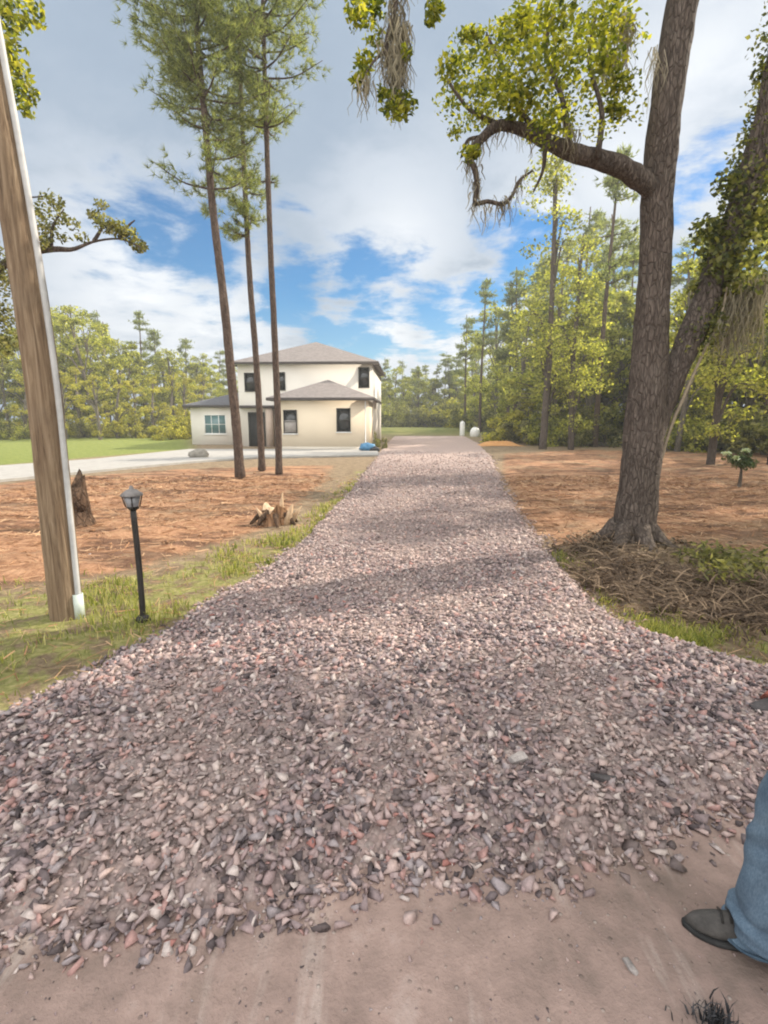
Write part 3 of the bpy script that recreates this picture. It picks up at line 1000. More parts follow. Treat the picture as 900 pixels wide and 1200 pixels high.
def proto_bush(seed, h, w, mat='bush_leaf', n=26, leaf=.16):
    rng = np.random.RandomState(seed)
    root = empty('bush')
    st_ = Geo(); g = Geo()
    for k in range(n):
        a = rng.uniform(0, 2 * math.pi); r = w * math.sqrt(rng.rand())
        z = h * rng.uniform(.08, 1) * (1 - .5 * (r / w) ** 2)
        e = np.array([math.cos(a) * r, math.sin(a) * r, z])
        if k % 3 == 0:
            st_.tube(spline([(e[0] * .2, e[1] * .2, -.1), e * np.array([.6, .6, .5]), e], 7), lerp_r([.035, .025, .01], 7), 5)
        leaf_cloud(g, clump(e, rng.uniform(.3, .6) * h / 2.2, int(rng.uniform(60, 120)), rng, .8), leaf, rng, .3, .6)
    st_.build('stem', M['grey_bark'], root, True)
    g.build('foliage', M[mat], root)
    return root


PR = {'pine': [proto_pine(101, 15), proto_pine(102, 16, .85, lo=.5), proto_pine(103, 14, 1.1, lo=.35), proto_pine(104, 17, .7, lo=.55)],
      'oak': [proto_oak(111, 13), proto_oak(112, 12, lo=.22), proto_oak(113, 14, wid=.22, lo=.35, nclump=36)],
      'full': [proto_oak(151, 9, 'wood_leaf', .08, .34, 60, 'broad_tree', leaf=.24), proto_oak(152, 10, 'wood_leaf', .12, .30, 60, 'broad_tree', leaf=.24)],
      'high': [proto_oak(161, 14, 'wood_leaf', .66, .2, 60, 'broad_tree', leaf=.24)],
      'yellow': [proto_oak(121, 8, 'yellow_leaf', .12, .26, 34, 'young_tree', leaf=.17), proto_oak(122, 7, 'yellow_leaf', .1, .3, 34, 'young_tree', leaf=.17)],
      'bush': [proto_bush(131, 2.2, 1.8), proto_bush(132, 2.8, 1.7), proto_bush(133, 1.6, 1.6, n=20)],
      'ybush': [proto_bush(134, 2.0, 1.6, 'wood_leaf'), proto_bush(135, 1.5, 1.4, 'yellow_leaf', 18)],
      'viny': [proto_oak(141, 16, 'wood_leaf', .25, .10, 44, 'oak_tree', 'oak_bark', .18), proto_oak(142, 15, 'wood_leaf', .2, .13, 46, 'oak_tree', 'oak_bark', .18)]}
used = set()
rngw = np.random.RandomState(77)


def plant(kind, px, Y, h, label, cat, group=None, var=None):
    lst = PR[kind]
    var = rngw.randint(len(lst)) if var is None else var
    src = lst[var]
    if (kind, var) in used:
        o = copy_tree(src)
    else:
        o = src; used.add((kind, var))
    base_h = {'pine': (15, 16, 14, 17), 'oak': (13, 12, 14), 'yellow': (8, 7), 'bush': (2.2, 2.8, 1.6), 'ybush': (2.0, 1.5), 'viny': (16, 15), 'full': (9, 10), 'high': (14,)}[kind][var]
    z = float(ground_z(np.array([0.0]), np.array([Y]))[0]) if Y > 45 else 0.0
    x = xat(px, Y, z)
    z = float(ground_z(np.array([x]), np.array([float(Y)]))[0])
    s_ = h / base_h
    o.location = (x, Y, z - .03)
    o.rotation_euler = (0, 0, rngw.uniform(0, 6.28))
    o.scale = (s_ * rngw.uniform(.9, 1.1), s_ * rngw.uniform(.9, 1.1), s_)
    tag(o, label, cat, group)
    return o


# named trees at the edge of the right woods
plant('viny', 636, 31.5, 18.5, 'tall dark trunk draped in leaves, first at the woods edge', 'tree', None, 0)
plant('viny', 669, 31, 13.5, 'leafy tree with yellow vines beside a tall dark trunk', 'tree', None, 1)
plant('pine', 697, 34, 18.0, 'thin straight pine just behind the forked oak, towards the drive', 'pine', None, 3)
plant('oak', 793, 29, 11.5, 'leafy tree seen through the fork of the big oak', 'tree', None, 2)
plant('viny', 832, 19.5, 11.6, 'airy leafy tree on a dark slender trunk behind the white tipped sapling', 'tree', None, 1)
plant('oak', 912, 22, 11, 'leafy tree hung with moss at the edge of the picture past the ivy', 'tree', None, 1)
plant('pine', 890, 30, 14, 'pine at the far end of the woods past the sapling', 'pine', None, 1)
plant('yellow', 815, 33, 9.5, 'yellow green young tree behind the forked oak', 'tree', None, 0)
# woods on the right, behind
for (px, Y, h, k) in [(545, 66, 14, 'pine'), (562, 58, 16.5, 'pine'), (580, 62, 16, 'oak'), (594, 57, 15.5, 'pine'), (603, 56, 17, 'pine'), (612, 45, 12, 'oak'), (622, 60, 18, 'pine'),
                      (628, 48, 16, 'pine'), (648, 42, 15, 'oak'), (655, 55, 20, 'pine'), (676, 46, 19, 'pine'), (684, 39, 11, 'yellow'), (705, 44, 13, 'oak'), (716, 52, 21, 'pine'), (728, 40, 15, 'pine'),
                      (740, 47, 14, 'oak'), (778, 45, 17, 'pine'), (800, 40, 15, 'pine'), (808, 36, 11, 'oak'), (826, 44, 18, 'pine'), (852, 36, 12, 'oak'), (862, 43, 19, 'pine'), (878, 37, 13, 'oak'), (902, 38, 15, 'oak'), (925, 33, 16, 'pine'), (955, 30, 14, 'oak'), (990, 34, 17, 'pine')]:
    if k == 'pine':
        plant(k, px, Y, h, 'tall pine in the woods on the right behind the first trunks', 'pine', 'pines of the right hand woods')
    elif k == 'oak':
        plant(k, px, Y, h, 'leafy tree in the woods on the right behind the first trunks', 'tree', 'leafy trees of the right hand woods')
    else:
        plant(k, px, Y, h, 'yellow green tree between the trunks right of the drive', 'tree')
# undergrowth along the right woods
for (px, Y, h, k) in [(560, 60, 3.6, 'bush'), (577, 60, 3.0, 'bush'), (592, 53, 2.2, 'bush'), (606, 45, 2.6, 'bush'), (616, 41, 3.6, 'ybush'), (628, 38, 2.8, 'bush'), (648, 36, 2.6, 'ybush'), (660, 37, 3, 'bush'),
                      (682, 35, 2.8, 'bush'), (700, 37, 3.2, 'ybush'), (715, 35, 2.4, 'bush'), (735, 36, 3, 'bush'), (780, 33, 2.4, 'bush'), (797, 30, 2.5, 'ybush'), (812, 32, 3, 'bush'), (830, 29.5, 2.2, 'ybush'),
                      (850, 30, 2.8, 'bush'), (868, 28.5, 2.4, 'bush'), (885, 27, 3, 'bush'), (905, 25, 2.6, 'bush'), (935, 26, 3, 'bush'), (600, 66, 4, 'ybush'), (625, 52, 4, 'ybush'), (560, 72, 4.5, 'ybush'), (578, 68, 5, 'ybush'), (545, 76, 4, 'bush'), (530, 78, 4.5, 'ybush')]:
    plant(k, px, Y, h, 'dense green bush in the undergrowth of the right woods', 'bush', 'undergrowth of the right hand woods')
# far treeline behind the end of the drive
for i, px in enumerate(np.linspace(436, 600, 19)):
    px += rngw.uniform(-4, 4)
    Y = rngw.uniform(84, 100)
    k = 'pine' if rngw.rand() < .6 else 'oak'
    top_y = np.interp(px, [436, 480, 530, 560, 600], [425, 422, 420, 390, 380]) + rngw.uniform(-9, 9)
    h = (math.tan(math.atan((600 - top_y) / FPX) - PITCH)) * Y + CAM_H - 1.0
    plant(k, px, Y, h, 'distant tree in the treeline where the drive ends', 'tree', 'far treeline behind the drive end')
for px in np.linspace(432, 580, 17):
    plant('bush' if rngw.rand() < .7 else 'ybush', px + rngw.uniform(-3, 3), rngw.uniform(79, 83), rngw.uniform(3, 5), 'distant dark bush below the treeline where the drive ends', 'bush', 'bushes under the far treeline')
# left treeline beyond the lawn
for (px, Y, h, k) in [(-60, 52, 13, 'oak'), (-20, 55, 14, 'pine'), (12, 48, 9, 'oak'), (35, 60, 13, 'oak'), (70, 55, 14, 'oak'), (92, 58, 15, 'oak'), (112, 52, 12.5, 'oak'), (130, 62, 14, 'pine'), (150, 58, 11, 'oak'),
                      (172, 60, 13.6, 'pine'), (188, 66, 12.5, 'pine'), (205, 62, 10.5, 'oak'), (222, 70, 12, 'pine'), (240, 72, 11, 'oak'), (258, 78, 11.5, 'pine'), (275, 80, 10, 'oak'), (56, 66, 15, 'pine'), (-100, 50, 14, 'oak')]:
    plant(k, px, Y, h, 'tall pine of the treeline beyond the left lawn' if k == 'pine' else 'leafy tree of the treeline beyond the left lawn', 'pine' if k == 'pine' else 'tree',
          ('pines' if k == 'pine' else 'leafy trees') + ' beyond the left lawn')
for (px, Y, h) in [(-40, 44, 6), (30, 46, 6), (78, 45, 6.5), (98, 48, 7), (118, 44, 6), (138, 47, 6.5), (160, 50, 6), (182, 48, 6), (200, 52, 6.5), (218, 54, 7), (236, 60, 7), (60, 43, 5)]:
    plant('yellow', px, Y, h, 'sunlit yellow green young tree behind the left lawn', 'young tree', 'yellow young trees behind the left lawn')
for px in np.linspace(-80, 250, 20):
    plant('ybush' if rngw.rand() < .65 else 'bush', px + rngw.uniform(-5, 5), rngw.uniform(43, 50), rngw.uniform(1.4, 2.6), 'low bush under the trees beyond the left lawn', 'bush', 'bushes beyond the left lawn')
# broad crowned trees that close the woods
for (px, Y, h) in [(650, 38, 9.5), (685, 37, 11), (707, 39, 12), (728, 38, 9), (800, 35, 11), (822, 33, 9), (870, 31, 10), (575, 66, 9), (592, 60, 9), (618, 50, 9.5), (641, 41, 7.5), (664, 45, 10), (690, 42, 9), (716, 45, 10.5), (738, 43, 9), (786, 39, 9), (810, 37, 7.5), (836, 37, 9.5), (862, 35, 8), (886, 34, 9), (918, 32, 9), (950, 29, 9), (556, 74, 9.5), (626, 56, 12), (678, 54, 13), (770, 50, 12), (848, 46, 13)]:
    plant('full', px, Y, h, 'broad leafy tree filling the right hand woods', 'tree', 'broad trees of the right hand woods')
for px in np.linspace(428, 590, 17):
    plant('full', px + rngw.uniform(-4, 4), rngw.uniform(86, 96), rngw.uniform(7.5, 10.5), 'distant broad tree in the treeline where the drive ends', 'tree', 'broad trees of the far treeline')
for (px, Y, h) in [(-40, 52, 12), (0, 52, 11), (38, 50, 11), (74, 54, 12.6), (108, 50, 12.2), (128, 54, 12.6), (152, 58, 10), (172, 62, 9), (196, 64, 9.5), (214, 68, 9), (232, 70, 9.5), (250, 76, 9), (268, 80, 9)]:
    plant('full', px, Y, h, 'broad leafy tree of the treeline beyond the left lawn', 'tree', 'broad trees beyond the left lawn')
# trees outside the picture that shade the mouth of the drive
for (x_, y_, h, v, k) in [(8.2, 2.3, 9.5, 0, 'full'), (10.4, 2.5, 10, 1, 'full'), (12.8, 2.5, 10, 0, 'full'), (11.3, 5.5, 14, 0, 'high'), (13.8, 5.5, 14, 0, 'high'), (9.0, 5.3, 14, 0, 'high'), (16.0, 5.5, 14, 0, 'high')]:
    o = plant(k, 450, 30, h, 'broad tree outside the picture beyond the forked oak', 'tree', 'broad trees outside the picture', v)
    o.location = (x_, y_, 0)
# pines standing right of the picture: their shadows cross the bare earth
for (x_, y_, h, v) in [(17.5, 17, 15, 0), (20, 20, 16, 1), (24, 16, 17, 3), (18.5, 9, 15, 1), (27, 24, 16, 0), (15, 19.5, 14, 2), (18.5, 22.0, 16, 1), (22, 12.5, 16, 2)]:
    o = plant('pine', 450, 30, h, 'tall pine just outside the picture, past the sapling', 'pine', 'pines past the sapling', v)
    o.location = (x_, y_, 0)

# ------------------------------------------------------------------ oak behind the utility pole at the left
LO = Vector((-8.6, 9.6, 0))
lo_t = empty('oak_tree', LO)
tag(lo_t, 'dark oak behind the utility pole with a leafy bough reaching past it', 'oak')
rng = np.random.RandomState(31)
S = spline([LO + Vector((0, 0, -.1)), at(-75, 480, 9.6), at(-40, 400, 9.5), at(-20, 330, 9.4), at(-28, 200, 9.4), at(-40, 60, 9.4), at(-30, -60, 9.4)], 40)
tg_ = Geo().tube(S, lerp_r([.34, .27, .24, .22, .18, .14, .07], 40), 12, rough=.14, seed=4)
for pts in ([(-20, 330), (20, 300), (60, 292), (85, 292), (110, 283), (140, 280), (165, 290)], [(60, 292), (62, 265), (75, 245)], [(110, 283), (120, 265), (122, 250)], [(140, 280), (150, 265), (158, 258)],
            [(-25, 250), (10, 235), (50, 230)], [(-35, 120), (0, 90), (15, 60)]):
    p = [at(x_, y_, 9.2) for x_, y_ in pts]
    tg_.tube(spline(p, 24), lerp_r([.08, .05, .02, .01] if len(pts) > 4 else [.035, .02, .01], 24), 7, rough=.15)
tg_.build('trunk', M['oak_bark'], lo_t, True, LO)
cg = Geo()
for (x_, y_, r_, k) in [(45, 250, 12, 60), (60, 236, 13, 70), (72, 255, 10, 45), (55, 268, 14, 90), (50, 285, 12, 80), (85, 262, 8, 25), (110, 252, 8, 45), (122, 262, 12, 80), (138, 268, 12, 90), (150, 276, 12, 90), (162, 288, 10, 80), (118, 240, 8, 30), (96, 278, 8, 22), (75, 280, 8, 20),
                        (5, 330, 22, 200), (0, 370, 22, 220), (8, 400, 20, 180), (-15, 300, 26, 200), (-30, 350, 30, 220), (-20, 410, 26, 200)]:
    c = at(x_, y_, 9.2 + rng.uniform(-.2, .4))
    leaf_cloud(cg, clump(c, r_ / FPX * 9.2, int(k * 1.9), rng, .8), .075, rng, .35, .55)
cg.build('crown', M['bush_leaf'], lo_t, False, LO)
cg = Geo()
for (x_, y_, r_, k) in [(10, 20, 20, 150), (5, 55, 20, 150), (20, 85, 16, 100), (32, 110, 12, 70), (30, 130, 10, 40), (15, 105, 14, 70), (40, 15, 14, 60), (-10, 10, 26, 160), (-20, 60, 26, 160), (5, -25, 26, 200)]:
    c = at(x_, y_, 8.6 + rng.uniform(-.3, .3))
    leaf_cloud(cg, clump(c, r_ / FPX * 8.6, int(k * 1.2), rng, .8), .11, rng, .35, .55)
cg.build('high_crown', M['oak_leaf'], lo_t, False, LO)


# ------------------------------------------------------------------ house
def mat_stucco(name, c):
    m, b = material(name)
    p = objc(b)
    n = b.noise(p, 30, 5); n1 = b.noise(p, .8, 4)
    cc = b.mix(b.math('MULTIPLY', b.smooth(n1, .4, .7), .25), c, tuple(q * .86 for q in c))
    finish(b, cc, .9, n, .25, .01, .2)
    return m


def mat_shingle(name, c1, c2):
    m, b = material(name)
    p = objc(b)
    br = b('ShaderNodeTexBrick', None, Vector=p, Scale=2.2, Color1=c1, Color2=c2, Mortar=tuple(q * .6 for q in c1))
    n = b.noise(p, 6, 5)
    cc = b.mix(.5, br.outputs[0], b.ramp(n, [(.35, c1), (.65, c2)]))
    finish(b, cc, .95, br.outputs[1], .3, .01, .1)
    return m


M['stucco'] = mat_stucco('cream_stucco', (.75, .645, .495))
M['stucco_w'] = mat_stucco('off_white_stucco', (.72, .68, .615))
M['shingle'] = mat_shingle('grey_brown_shingles', (.17, .15, .145), (.27, .24, .225))
M['shingle_d'] = mat_shingle('dark_grey_shingles', (.10, .10, .11), (.15, .15, .16))
M['fascia'] = mat_simple('dark_fascia', (.06, .05, .05), (.09, .08, .075), 5, .6, .05)
M['soffit'] = mat_simple('white_trim', (.74, .73, .70), (.80, .79, .77), 5, .6, .05)
M['dark'] = mat_simple('dark_room', (.015, .015, .016), (.03, .03, .03), 3, .7, .0)
M['black_frame'] = mat_simple('bronze_frame', (.03, .028, .026), (.05, .045, .04), 5, .5, .05)
M['blind'] = mat_simple('grey_blind', (.30, .27, .25), (.36, .33, .30), 5, .8, .05)


def mat_glass(name, tint):
    m, b = material(name)
    n = b.noise(objc(b), 1.2, 3)
    c = b.mix(n, tuple(q * .7 for q in tint), tuple(q * 1.3 for q in tint))
    finish(b, c, .06, None, spec=.7)
    return m


M['glass'] = mat_glass('dark_window_glass', (.012, .013, .015))
M['glass_t'] = mat_glass('teal_window_glass', (.10, .19, .20))

corner = gp(432, 527)
HZ = float(corner.z)
house = empty('house', (corner.x, corner.y, HZ), -R(2.9))
tag(house, 'cream two storey stucco house with grey brown hip roofs', 'house')


def wall_poly(g, u0, v0, u1, v1, z0, z1):
    g.box(u0, v0, z0, u1, v1, z1)


def hip_roof(g, u0, u1, v0, v1, z, rise_, th=.16, ridge_off=None):
    """hip roof whose ridge runs along v when deeper than wide, else along u"""
    w, d = u1 - u0, v1 - v0
    base = [(u0, v0, z), (u1, v0, z), (u1, v1, z), (u0, v1, z)]
    if d >= w:
        r0, r1 = ((u0 + u1) / 2, v0 + w / 2, z + rise_), ((u0 + u1) / 2, max(v1 - w / 2, v0 + w / 2 + .3), z + rise_)
        V = base + [r0, r1]
        q, t = [[1, 2, 5, 4], [3, 0, 4, 5]], [[0, 1, 4], [2, 3, 5]]
    else:
        r0, r1 = (u0 + d / 2, (v0 + v1) / 2, z + rise_), (u1 - d / 2, (v0 + v1) / 2, z + rise_)
        V = base + [r0, r1]
        q, t = [[0, 1, 5, 4], [2, 3, 4, 5]], [[3, 0, 4], [1, 2, 5]]
    g.add(V, q, t)
    g.add(base, [[3, 2, 1, 0]])


def window(u, z, w, h, v, parent, glass, frame, trim, grid=None, half_blind=False):
    f = Geo()
    t = .06
    f.box(u, v - .03, z, u + w, v + .03, z + t); f.box(u, v - .03, z + h - t, u + w, v + .03, z + h)
    f.box(u, v - .028, z + t, u + t, v + .028, z + h - t); f.box(u + w - t, v - .028, z + t, u + w, v + .028, z + h - t)
    f.box(u + t, v - .022, z + h / 2 - .02, u + w - t, v + .022, z + h / 2 + .02)
    for k in range(1, grid or 1):
        x_ = u + w * k / grid
        f.box(x_ - .022, v - .020, z + t, x_ + .022, v + .020, z + h - t)
    fr = f.build('window', frame, parent)
    Geo().box(u + t * .8, v - .008, z + t * .8, u + w - t * .8, v + .006, z + h - t * .8).build('pane', glass, fr)
    if half_blind:
        Geo().box(u + t, v - .012, z + t, u + w - t, v - .009, z + h * .55).build('blind', M['blind'], fr)
    if trim:
        Geo().box(u - .06, v - .07, z - .07, u + w + .06, v - .002, z - .004).build('sill', trim, fr)
    return fr


# wing (front), main body behind it, low section at the left
WU, WD, WH = 5.75, 3.6, 2.95           # wing width, how far it stands forward, eaves height
MU = 9.15                              # main body width
LU, LV = 4.3, 5.6                      # low left section: width and set-back
w = Geo()
w.box(-WU, 0, -.3, 0, WD, WH)
wing = w.build('wall', M['stucco'], house)
w = Geo(); w.box(-MU, WD + .003, -.3, 0 - .004, WD + 10, 5.45)
w.build('wall', M['stucco_w'], house)
w = Geo(); w.box(-MU - LU, LV, -.3, -MU - .003, LV + 7, 2.72)
w.build('wall', M['stucco_w'], house)
# roofs with fascia boards
ov = .42
def roof_with_edge(u0, u1, v0, v1, z, rs, mat, fullhip=True):
    g = Geo(); hip_roof(g, u0, u1, v0, v1, z + .16, rs)
    o = g.build('roof', mat, house)
    f = Geo()
    f.box(u0 + .02, v0 + .02, z, u1 - .02, v0 + .06, z + .155); f.box(u1 - .06, v0 + .062, z, u1 - .02, v1 - .02, z + .155)
    f.box(u0 + .02, v0 + .062, z, u0 + .06, v1 - .02, z + .155)
    f.build('fascia', M['fascia'], o)
    s_ = Geo(); s_.box(u0 + .062, v0 + .062, z + .01, u1 - .062, v0 + ov + .02, z + .03)
    s_.build('soffit', M['soffit'], o)
    return o
roof_with_edge(-WU - ov, ov, -ov, WD + 4.2, WH, 1.30, M['shingle'])
roof_with_edge(-MU - ov, ov, WD - ov, WD + 10 + ov, 5.45, 2.0, M['shingle'])
roof_with_edge(-MU - LU - ov, -MU + 2.0, LV - ov, LV + 7.4, 2.72, 1.15, M['shingle_d'])
# windows of the wing
window(-5.22, .98, .84, 1.42, -.02, house, M['glass'], M['black_frame'], M['soffit'], half_blind=True)
window(-1.95, 1.08, .86, 1.42, -.02, house, M['glass'], M['black_frame'], M['soffit'])
# windows of the upper storey
window(-8.70, 3.70, .72, 1.25, WD - .02, house, M['glass'], M['black_frame'], None)
window(-6.45, 3.78, .55, 1.2, WD - .02, house, M['glass'], M['black_frame'], None)
window(-.95, 3.92, .74, 1.35, WD - .02, house, M['glass'], M['black_frame'], None)
# window of the low section
window(-MU - LU + 1.0, .82, 1.62, 1.4, LV - .02, house, M['glass_t'], M['soffit'], M['soffit'], grid=3)
# front door and porch return
dg = Geo().box(-8.45, WD - .06, 0, -7.5, WD - .005, 2.25)
door = dg.build('door', M['dark'], house)
f = Geo(); f.box(-8.55, WD - .08, 0, -8.455, WD - .004, 2.34); f.box(-7.495, WD - .08, 0, -7.4, WD - .004, 2.34); f.box(-8.453, WD - .08, 2.255, -7.497, WD - .004, 2.34)
f.build('door_frame', M['black_frame'], door)
Geo().lathe([(.0, -.04), (.035, -.03), (.04, 0), (.03, .03), (0, .04)], (-7.62, WD - .09, 1.02), 10).build('handle', M['soffit'], door, True)
Geo().box(-7.2, WD - .5, -.1, -6.75, WD - .05, 2.6).build('porch_pillar', mat_stucco('tan_stone', (.50, .40, .33)), house)
Geo().box(-9.1, WD - .6, 2.6, -6.2, WD - .006, 2.78).build('porch_roof', M['fascia'], house)
# downspout, meter box, corner boards
dp = Geo()
dp.tube([(-.18, -.05, 2.93), (-.18, -.05, .12), (-.18, -.18, .05)], .035, 8)
dp.build('downspout', M['soffit'], house, True)
Geo().box(-MU - 1.1, LV - .09, .35, -MU - .75, LV - .006, .75).build('meter_box', mat_simple('grey_box', (.25, .25, .25), (.32, .32, .32)), house)
Geo().box(-WU - .004, -.035, -.28, -.0, -.004, .18).build('plinth', mat_stucco('plinth_stucco', (.62, .56, .47)), house)

# ------------------------------------------------------------------ things round the house
def lumpy(geo, c, r, seed, seg=20, rings=12, amp=.18):
    rng = np.random.RandomState(seed)
    ph = rng.rand(8) * 6.28
    th = np.linspace(0, math.pi, rings); al = np.arange(seg) / seg * 2 * math.pi
    T, A = np.meshgrid(th, al, indexing='ij')
    d = np.stack([np.sin(T) * np.cos(A), np.sin(T) * np.sin(A), np.cos(T)], -1)
    q = 1 + amp * (np.sin(3 * d[..., 0] + ph[0]) * np.sin(4 * d[..., 1] + ph[1]) + .6 * np.sin(6 * d[..., 2] + ph[2]) * np.sin(7 * d[..., 0] + ph[3]) + .4 * np.sin(11 * d[..., 1] + ph[4]) * np.sin(9 * d[..., 2] + ph[5]))
    V = d * q[..., None] * np.array(r) + np.array(tuple(c))
    k = np.arange(seg); k2 = (k + 1) % seg
    F = np.concatenate([np.stack([i * seg + k, (i + 1) * seg + k, (i + 1) * seg + k2, i * seg + k2], 1) for i in range(rings - 1)])
    geo.add(V.reshape(-1, 3), F)


# blue wheelbarrow-like bundle of tarp at the corner
B = gp(432, 529)
t = empty('tarp_bundle', B)
tag(t, 'blue tarp bundle lying at the corner of the house', 'tarp')
g = Geo(); lumpy(g, (-.05, 0, .22), (.48, .35, .26), 4, amp=.22)
g.build('tarp', mat_simple('blue_tarp', (.05, .16, .30), (.10, .26, .42), 8, .45, .4, .03), t, True)
g = Geo(); lumpy(g, (.30, -.15, .12), (.34, .3, .17), 9, amp=.2)
g.build('dark_sack', mat_simple('dark_sack', (.02, .022, .028), (.045, .045, .05), 8, .6, .3), t, True)
# dark shrub past the house corner
sh = plant('bush', 444, 31.5, 1.3, 'small dark shrub against the far corner of the house', 'shrub', None, 2)
sh.location.x = xat(445, 32.5)
sh.scale = (.3, .3, .75)
# boulder by the concrete
B = gp(233, 537)
g = Geo(); lumpy(g, (0, 0, .16), (.46, .3, .27), 14, amp=.16)
o = g.build('boulder', mat_simple('grey_boulder', (.16, .145, .125), (.30, .28, .24), 6, .9, .5, .03), None, True); o.location = B
tag(o, 'grey brown boulder on the edge of the concrete', 'boulder')
# two white tanks at the end of the drive
M['tank'] = mat_simple('white_plastic', (.78, .78, .75), (.84, .84, .82), 3, .45, .05)
B = gp(541.5, 510.5)
t = empty('storage_tank', B); t.scale = (.85, .85, .9); tag(t, 'tall narrow white tank at the far end of the drive', 'tank', 'white tanks at the end of the drive')
Geo().lathe([(.0, -.1), (.27, -.1), (.29, .02), (.29, 1.35), (.25, 1.47), (.12, 1.55), (.0, 1.57)], seg=24).build('shell', M['tank'], t, True)
Geo().lathe([(.10, 1.54), (.10, 1.64), (.0, 1.65)], seg=14).build('cap', M['blind'], t, True)
B = gp(556.5, 511.5)
t = empty('storage_tank', B); t.scale = (.85, .85, .85); tag(t, 'squat rounded white tank at the far end of the drive', 'tank', 'white tanks at the end of the drive')
Geo().lathe([(.0, -.1), (.48, -.1), (.54, .05), (.57, .35), (.55, .6), (.45, .85), (.28, .99), (.12, 1.05), (.0, 1.06)], seg=28).build('shell', M['tank'], t, True)
Geo().lathe([(.13, 1.03), (.13, 1.10), (.0, 1.11)], seg=14).build('cap', M['blind'], t, True)
# orange heap of sand beside the drive
B = gp(584, 522)
g = Geo()
X, Y = np.meshgrid(np.linspace(-1.5, 1.5, 40), np.linspace(-1.1, 1.1, 30))
hgt = .55 * np.exp(-((X / .95) ** 4 + (Y / .7) ** 2)) * (1 + .35 * (fbm(X * 3 + 9, Y * 3 + 4, 5) - .5)) - .03
V = np.stack([X, Y, hgt], -1).reshape(-1, 3)
i, j = np.meshgrid(np.arange(39), np.arange(29)); a = (j * 40 + i).ravel()
g.add(V, np.stack([a, a + 1, a + 41, a + 40], 1))
o = g.build('sand_heap', mat_simple('orange_sand', (.46, .22, .08), (.60, .32, .13), 6, .95, .5, .03), None, True); o.location = B; o.scale = (1.35, 1.0, .62)
tag(o, 'low heap of orange sand right of the drive end', 'sand heap')

# ------------------------------------------------------------------ utility pole with conduit
PB = gp(79, 724)
pole = empty('utility_pole', PB)
tag(pole, 'weathered wooden utility pole with a grey conduit up its side', 'utility pole')
m, b = material('weathered_pole')
v = b('ShaderNodeMapping', None, Vector=objc(b), Scale=(1, 1, .05)).outputs[0]
n = b.noise(v, 38, 8, .7, .6); n2 = b.noise(objc(b), 1.4, 4)
c = b.ramp(n, [(.30, (.06, .042, .028)), (.44, (.165, .112, .07)), (.56, (.25, .18, .115)), (.72, (.35, .27, .19))])
c = b.mix(b.math('MULTIPLY', b.smooth(n2, .5, .75), .4), c, (.20, .16, .12))
crk = b.noise(b('ShaderNodeMapping', None, Vector=objc(b), Scale=(1, 1, .02)).outputs[0], 60, 4)
finish(b, c, .85, b.math('ADD', n, crk), .7, .02, .2)
M['pole'] = m
ax = [at(79, 730, PB.y), at(66, 600, PB.y), at(50, 450, PB.y), at(28, 300, PB.y), at(6, 170, PB.y), at(-14, 60, PB.y)]
ax.append(ax[-1] + (ax[-1] - ax[-2]) * 1.6); ax.append(ax[-1] + (ax[-1] - ax[-2]) * 1.0)
ax[0].z = -.2
PS = spline(ax, 60)
Geo().tube(PS, lerp_r([.122, .120, .117, .113, .109, .104, .1, .095], 60), 22, rough=.03).build('shaft', M['pole'], pole, True, PB)
off = np.array([.114, -.025, 0])
Geo().tube(PS[:56] + off * np.linspace(1.12, .98, 56)[:, None], .022, 10).build('conduit', mat_simple('grey_conduit', (.40, .40, .39), (.52, .52, .51), 6, .55, .1), pole, True, PB)
Geo().lathe([(.034, .0), (.04, .0), (.04, .22), (.034, .22)], tuple(np.array(PS[0]) + off * 1.12 + np.array([0, 0, .2])), 12).build('coupling', mat_simple('green_grey_pvc', (.45, .52, .46), (.55, .60, .55), 6, .6), pole, True, PB)

# ------------------------------------------------------------------ lantern on a black post
LB = gp(168, 727)
lt = empty('lantern_post', LB)
tag(lt, 'thin black post topped by a small grey lantern beside the pole', 'lantern post')
tp = at(156, 598, LB.y) - LB
M['black'] = mat_simple('black_paint', (.018, .016, .015), (.035, .03, .027), 12, .55, .15)
Geo().tube(spline([(0, 0, -.1), tuple(tp * .5 + Vector((.006, 0, 0))), tuple(tp)], 12), .023, 12).build('post', M['black'], lt, True)
Geo().lathe([(.0, -.01), (.06, -.01), (.05, .03), (.03, .05)], (0, 0, 0), 14).build('footing', M['black'], lt, True)
hd = Geo()
hd.lathe([(.024, .0), (.04, .01), (.052, .02), (.052, .03), (.0, .031)], tuple(tp), 4)
hd.build('collar', M['black'], lt)
gl = Geo()
gl.lathe([(.046, .032), (.068, .115), (.0, .116)], tuple(tp), 8)
gl.build('glass', mat_glass('smoky_lantern_glass', (.20, .20, .21)), lt)
cpg = Geo(); cpg.lathe([(.085, .117), (.087, .127), (.045, .16), (.018, .172), (.015, .19), (.0, .20)], tuple(tp), 8)
cpg.build('cap', mat_simple('grey_cap', (.14, .13, .125), (.24, .22, .21), 10, .6), lt)
for k in range(4):
    a = k * math.pi / 2 + .4
    Geo().tube([tuple(tp + Vector((math.cos(a) * .05, math.sin(a) * .05, .03))), tuple(tp + Vector((math.cos(a) * .073, math.sin(a) * .073, .118)))], .005, 6).build('bar', M['black'], lt)

